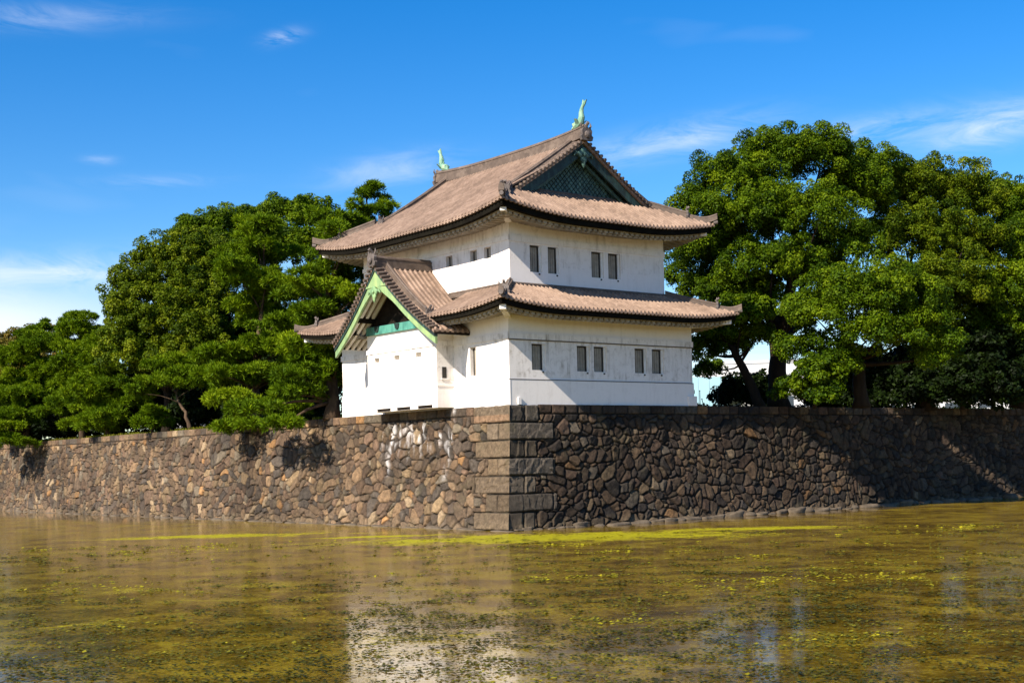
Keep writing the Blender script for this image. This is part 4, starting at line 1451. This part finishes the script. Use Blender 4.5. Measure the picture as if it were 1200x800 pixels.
for k, (px, py, rx, ry, ds, sd_, lab) in enumerate([
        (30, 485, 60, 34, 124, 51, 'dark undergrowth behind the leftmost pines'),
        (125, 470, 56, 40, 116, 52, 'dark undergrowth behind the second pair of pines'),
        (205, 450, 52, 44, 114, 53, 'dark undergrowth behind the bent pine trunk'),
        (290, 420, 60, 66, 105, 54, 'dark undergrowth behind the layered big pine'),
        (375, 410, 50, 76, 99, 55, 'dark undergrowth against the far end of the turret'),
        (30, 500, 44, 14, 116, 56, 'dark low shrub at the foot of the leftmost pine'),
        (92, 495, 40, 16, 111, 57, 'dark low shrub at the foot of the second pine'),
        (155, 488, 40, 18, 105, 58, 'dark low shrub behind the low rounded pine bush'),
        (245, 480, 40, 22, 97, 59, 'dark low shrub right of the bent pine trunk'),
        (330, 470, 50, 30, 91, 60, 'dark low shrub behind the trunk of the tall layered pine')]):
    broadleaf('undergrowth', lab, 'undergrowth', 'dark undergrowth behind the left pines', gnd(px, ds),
              [lb(px, py, rx, ry, ds), lb(px-rx*.6, py+ry*.4, rx*.7, ry*.6, ds), lb(px+rx*.6, py+ry*.4, rx*.7, ry*.6, ds)], M['leaf_shaded'], sd_, .16, .27, clump=1.05)


def pads_for(cx, top, bot, hw_top, hw_bot, dist, n, seed, dd=2.2):
    rg = np.random.default_rng(seed)
    out = []
    for k in range(n):
        f = (k+.5)/n
        y = top+(bot-top)*f**.95
        hw = hw_top+(hw_bot-hw_top)*math.sin(min(1, f*1.15)*math.pi/2)
        out.append(pad(cx+rg.uniform(-1, 1)*hw*.80, y+rg.uniform(-4, 4), rg.uniform(.30, .46)*hw+9, rg.uniform(7, 11), dist+rg.uniform(-dd, dd)))
    return out


pine('pine_tree', 'big layered pine with thick trunk standing against the far end of the turret', GL, gnd(389, 75.5),
     pads_for(385, 248, 450, 24, 54, 77, 30, 61)+[pad(345, 462, 34, 9, 75), pad(300, 480, 34, 9, 75), pad(330, 498, 30, 8, 73.5), pad(352, 440, 36, 9, 75), pad(400, 300, 24, 9, 78)], 62, .42, lean=cam_pt(386, 300, 78))
pine('pine_tree', 'tall layered pine with bright clumps in the middle of the left grove', GL, gnd(300, 86),
     pads_for(308, 256, 450, 26, 60, 86, 33, 63)+[pad(275, 470, 34, 10, 83), pad(290, 500, 36, 8, 81.5), pad(262, 440, 32, 10, 84), pad(330, 480, 32, 9, 81)], 64, .36, lean=cam_pt(308, 300, 86))
pine('pine_tree', 'slim pine top showing above the upper roof at the left of the turret', 'pine behind the turret', gnd(438, 93),
     [pad(437, 232, 17, 9, 93), pad(424, 243, 14, 7, 92), pad(452, 243, 12, 7, 93), pad(440, 252, 22, 8, 93), pad(430, 222, 9, 8, 93), pad(442, 222, 8, 8, 93), pad(418, 262, 18, 8, 93), pad(425, 285, 22, 9, 93), pad(440, 300, 20, 9, 92)], 65, .25)
pine('pine_tree', 'small pine with bare bent trunk at the rampart edge left of the big pines', GL, gnd(223, 91),
     [pad(190, 448, 26, 7, 92), pad(215, 438, 22, 7, 93), pad(168, 460, 22, 7, 92), pad(232, 452, 18, 7, 92), pad(205, 425, 24, 7, 94), pad(180, 432, 18, 7, 93)], 66, .17, lean=cam_pt(206, 455, 92))
pine('pine_shrub', 'low rounded pine bush on the rampart edge beside the bent trunk', 'low pines', gnd(178, 95),
     [pad(178, 488, 17, 7, 95), pad(168, 498, 13, 5, 94.5), pad(190, 498, 12, 5, 94.5), pad(180, 482, 10, 4, 95)], 67, .10)
pine('pine_tree', 'pine third from the left edge with crown down to the rampart', GL, gnd(128, 103),
     pads_for(125, 392, 500, 16, 36, 103, 30, 68, 1.5), 69, .22)
pine('pine_tree', 'second pine from the left edge with pointed top', GL, gnd(96, 108),
     pads_for(96, 368, 498, 14, 40, 109, 32, 70, 1.8), 71, .24)
pine('pine_tree', 'leftmost pine drooping over the rampart at the edge of the photo', GL, gnd(30, 112),
     pads_for(38, 388, 502, 22, 48, 113, 34, 72, 1.8)+[pad(6, 500, 26, 9, 110), pad(14, 520, 24, 8, 109.5), pad(-14, 510, 26, 9, 111), pad(-20, 450, 36, 10, 113), pad(-30, 420, 30, 10, 114)], 73, .25)

def hedge(name, label, pts_, seed, r_=.75):
    rg = np.random.default_rng(seed)
    T = tag(empty(name, pts_[0]), label, 'hedge')
    CC, NN, TN = [], [], []
    for p in pts_:
        n = 260
        d = unit(rg.normal(size=(n, 3))); d[:, 2] = np.abs(d[:, 2])
        CC.append(np.array(p)+d*np.array([r_*1.3, r_*1.3, r_*1.15])*rg.uniform(.7, 1.08, (n, 1))*rg.uniform(.8, 1.15))
        NN.append(unit(d+rg.normal(size=(n, 3))*.5)); TN.append(rg.normal(.5, .2, n))
    C, N = np.concatenate(CC), np.concatenate(NN)
    Tn = unit(np.cross(N, rg.normal(size=N.shape)))
    L = rg.uniform(.16, .30, len(C))
    leaf_mesh('foliage', C, N, Tn, L, L*.7, np.concatenate(TN), M['leaf_shaded'], T, pts_[0])
    mbk = MB()
    for p in pts_[::3]:
        q = Vector(p)-Vector(pts_[0])
        mbk.tube([q, q+Vector((.05, 0, r_*.6))], [.05, .03], 5)
    mbk.build('stem', M['bark'], T)


hedge('hedge', 'long low dark hedge on the ground behind the left pines', [tuple(uv2w(6.5, v, BASE-.1)) for v in np.arange(17, 92, .95)], 401, .72)
hedge('hedge', 'long low dark hedge in shade behind the right grove', [tuple(uv2w(u, 9.0, BASE-.1)) for u in np.arange(20, 60, .95)], 402, .62)

M['grass'] = leaf_mat('grass_blade', (0.035, 0.045, 0.004), (0.10, 0.115, 0.006), (0.22, 0.20, 0.02), 0.2, 0.7)
rg = np.random.default_rng(411)
n = 9000
v_ = rg.uniform(16, 80, n); u_ = np.abs(rg.normal(.25, .5, n))
kk = smooth_noise(v_, u_, 1.6, 412) > rg.uniform(.30, .62, n)
v_, u_ = v_[kk], u_[kk]; n = len(v_)
hgt = rg.uniform(.08, .24, n)
D_ = unit(np.stack([rg.normal(0, .35, n), rg.normal(0, .35, n), np.ones(n)], 1))
C_ = np.stack([X0+u_*cu-v_*su, Y0+u_*su+v_*cu, np.full(n, BASE-.02)], 1)+D_*hgt[:, None]*.5
N_ = unit(np.cross(D_, rg.normal(size=(n, 3))))
tag(leaf_mesh('grass', C_, N_, D_, hgt, np.full(n, .05), rg.normal(.5, .22, n), M['grass'], None, (0, 0, 0)), 'yellow green grass fringe on top of the left rampart', 'grass', kind='stuff')

# ------------------------------------------------------------------ things behind the grove
def plain_building(name, label, cat, px0, px1, ytop, dist, depth, mwall, rows, colsn, wins=True):
    a, b = cam_pt(px0, 470, dist), cam_pt(px1, 470, dist)
    zt_ = cam_pt((px0+px1)/2, ytop, dist).z
    T = tag(empty(name, (a.x, a.y, BASE-.1)), label, cat)
    w_ = b.x-a.x; h_ = zt_-BASE
    m_ = MB(); m_.box(0, w_, 0, depth, 0, h_); m_.box(-.1, w_+.1, -.1, depth+.1, h_, h_+.35)
    m_.build('wall', mwall, T)
    if wins:
        for i in range(rows):
            for j in range(colsn):
                x = w_*(j+.25)/colsn; z = .9+(h_-1.2)*i/rows
                m_ = MB(); m_.box(x, x+w_*.5/colsn, -.06, .05, z, z+(h_-1.2)*.5/rows)
                o = m_.build('window', M['glass'], T)
                m_ = MB(); m_.box(x-.08, x+w_*.5/colsn+.08, -.12, .04, z-.12, z-.005)
                m_.build('sill', mwall, o)
    return T


plain_building('office_block', 'white office block glimpsed through the trees right of the turret', 'building', 838, 985, 424, 170, 14, M['pale_wall'], 3, 6)
plain_building('office_block', 'pale low building glimpsed below the trees at the far right', 'building', 1020, 1330, 460, 150, 12, M['pale_wall'], 2, 8)
plain_building('guardhouse', 'pale grey low building glimpsed between the left pine trunks', 'building', 205, 330, 472, 112, 6, M['grey_wall'], 1, 3)

hd = cam_pt(806, 478, 100); he = cam_pt(884, 478, 100)
T = tag(empty('site_hoarding', (hd.x, hd.y, BASE-.1)), 'pale blue flat hoarding right of the turret behind the shrub', 'hoarding')
wz = cam_pt(850, 441, 100).z-BASE+.1
m_ = MB()
nP = 6
for k in range(nP):
    m_.box((he.x-hd.x)*k/nP+.01, (he.x-hd.x)*(k+1)/nP-.01, 0, .06, 0, wz)
m_.build('panel', M['hoarding'], T)
for k in range(nP+1):
    m_ = MB(); m_.box((he.x-hd.x)*k/nP-.03, (he.x-hd.x)*k/nP+.03, .07, .14, 0, wz-.1); m_.build('post', M['steel'], T)

# small gabled house
p0 = cam_pt(864, 470, 92)
T = tag(empty('small_house', (p0.x, p0.y, BASE-.1)), 'small house with grey green gabled roof under the trees right of the turret', 'house')
wd = 3.0; hh = 1.25
m_ = MB(); m_.box(0, wd, 0, 4, 0, hh); m_.prism([(0, .02, hh), (wd, .02, hh), (wd/2, .02, hh+.75)], (0, 3.96, 0)); m_.build('wall', M['grey_wall'], T)
m_ = MB()
for sg in (-1, 1):
    a, b = Vector((wd/2, -.4, hh+.86)), Vector((wd/2+sg*(wd/2+.45), -.4, hh-.13))
    m_.prism([a, b, b+Vector((0, 0, .14)), a+Vector((0, 0, .14))], (0, 4.8, 0))
m_.build('roof', M['grey_roof'], T)
m_ = MB(); m_.box(wd/2-.25, wd/2+.25, -.05, .1, hh+.05, hh+.4); m_.build('vent', M['glass'], T)

# tarpaulin heap, poles, floodlight
p0 = cam_pt(843, 478, 84)
m_ = MB()
rows_ = []
for i in range(7):
    a = i/6*math.pi/2
    rows_.append([(math.cos(a)*1.0*math.cos(b)*(1+.12*math.sin(5*b+i)), math.cos(a)*.8*math.sin(b), math.sin(a)*.55*(1+.08*math.sin(3*b))) for b in [2*math.pi*j/16 for j in range(16)]])
m_.sweep(rows_)
o = m_.build('tarpaulin_heap', M['tarp'], None, smooth=True); o.location = (p0.x, p0.y, BASE-.1)
tag(o, 'low heap covered with bright blue tarpaulin before the hoarding', 'tarpaulin')
for k, (px, lab, lean_) in enumerate([(820.5, 'thin upright pole nearest the turret wall', 0), (827, 'short thin tilted stick between the two upright poles', -.25), (841.5, 'thin upright pole farthest from the turret wall', 0)]):
    p0 = cam_pt(px, 478, 80)
    hgt = 1.35 if k != 1 else .85
    m_ = MB(); m_.tube([(0, 0, 0), (lean_*hgt, 0, hgt)], [.03, .022], 6); m_.tube([(lean_*hgt, 0, hgt), (lean_*(hgt+.05), 0, hgt+.06)], [.045, .03], 6)
    o = m_.build('pole', M['iron']); o.location = (p0.x, p0.y, BASE-.1)
    tag(o, lab, 'pole', 'thin poles on the rampart beside the turret')
p0 = uv2w(WW+.35, .5, 0)
T = tag(empty('floodlight', (p0.x, p0.y, BASE-.1), YAW), 'small dark floodlight beside the right end of the turret wall', 'floodlight')
m_ = MB(); m_.tube([(0, 0, 0), (0, 0, .75)], [.035, .03], 6); m_.build('stand', M['iron'], T)
m_ = MB(); m_.prism([(-.16, -.16, .70), (.16, -.16, .78), (.16, -.16, .98), (-.16, -.16, 1.0)], (0, .26, 0)); m_.build('lamp_head', M['iron'], T)
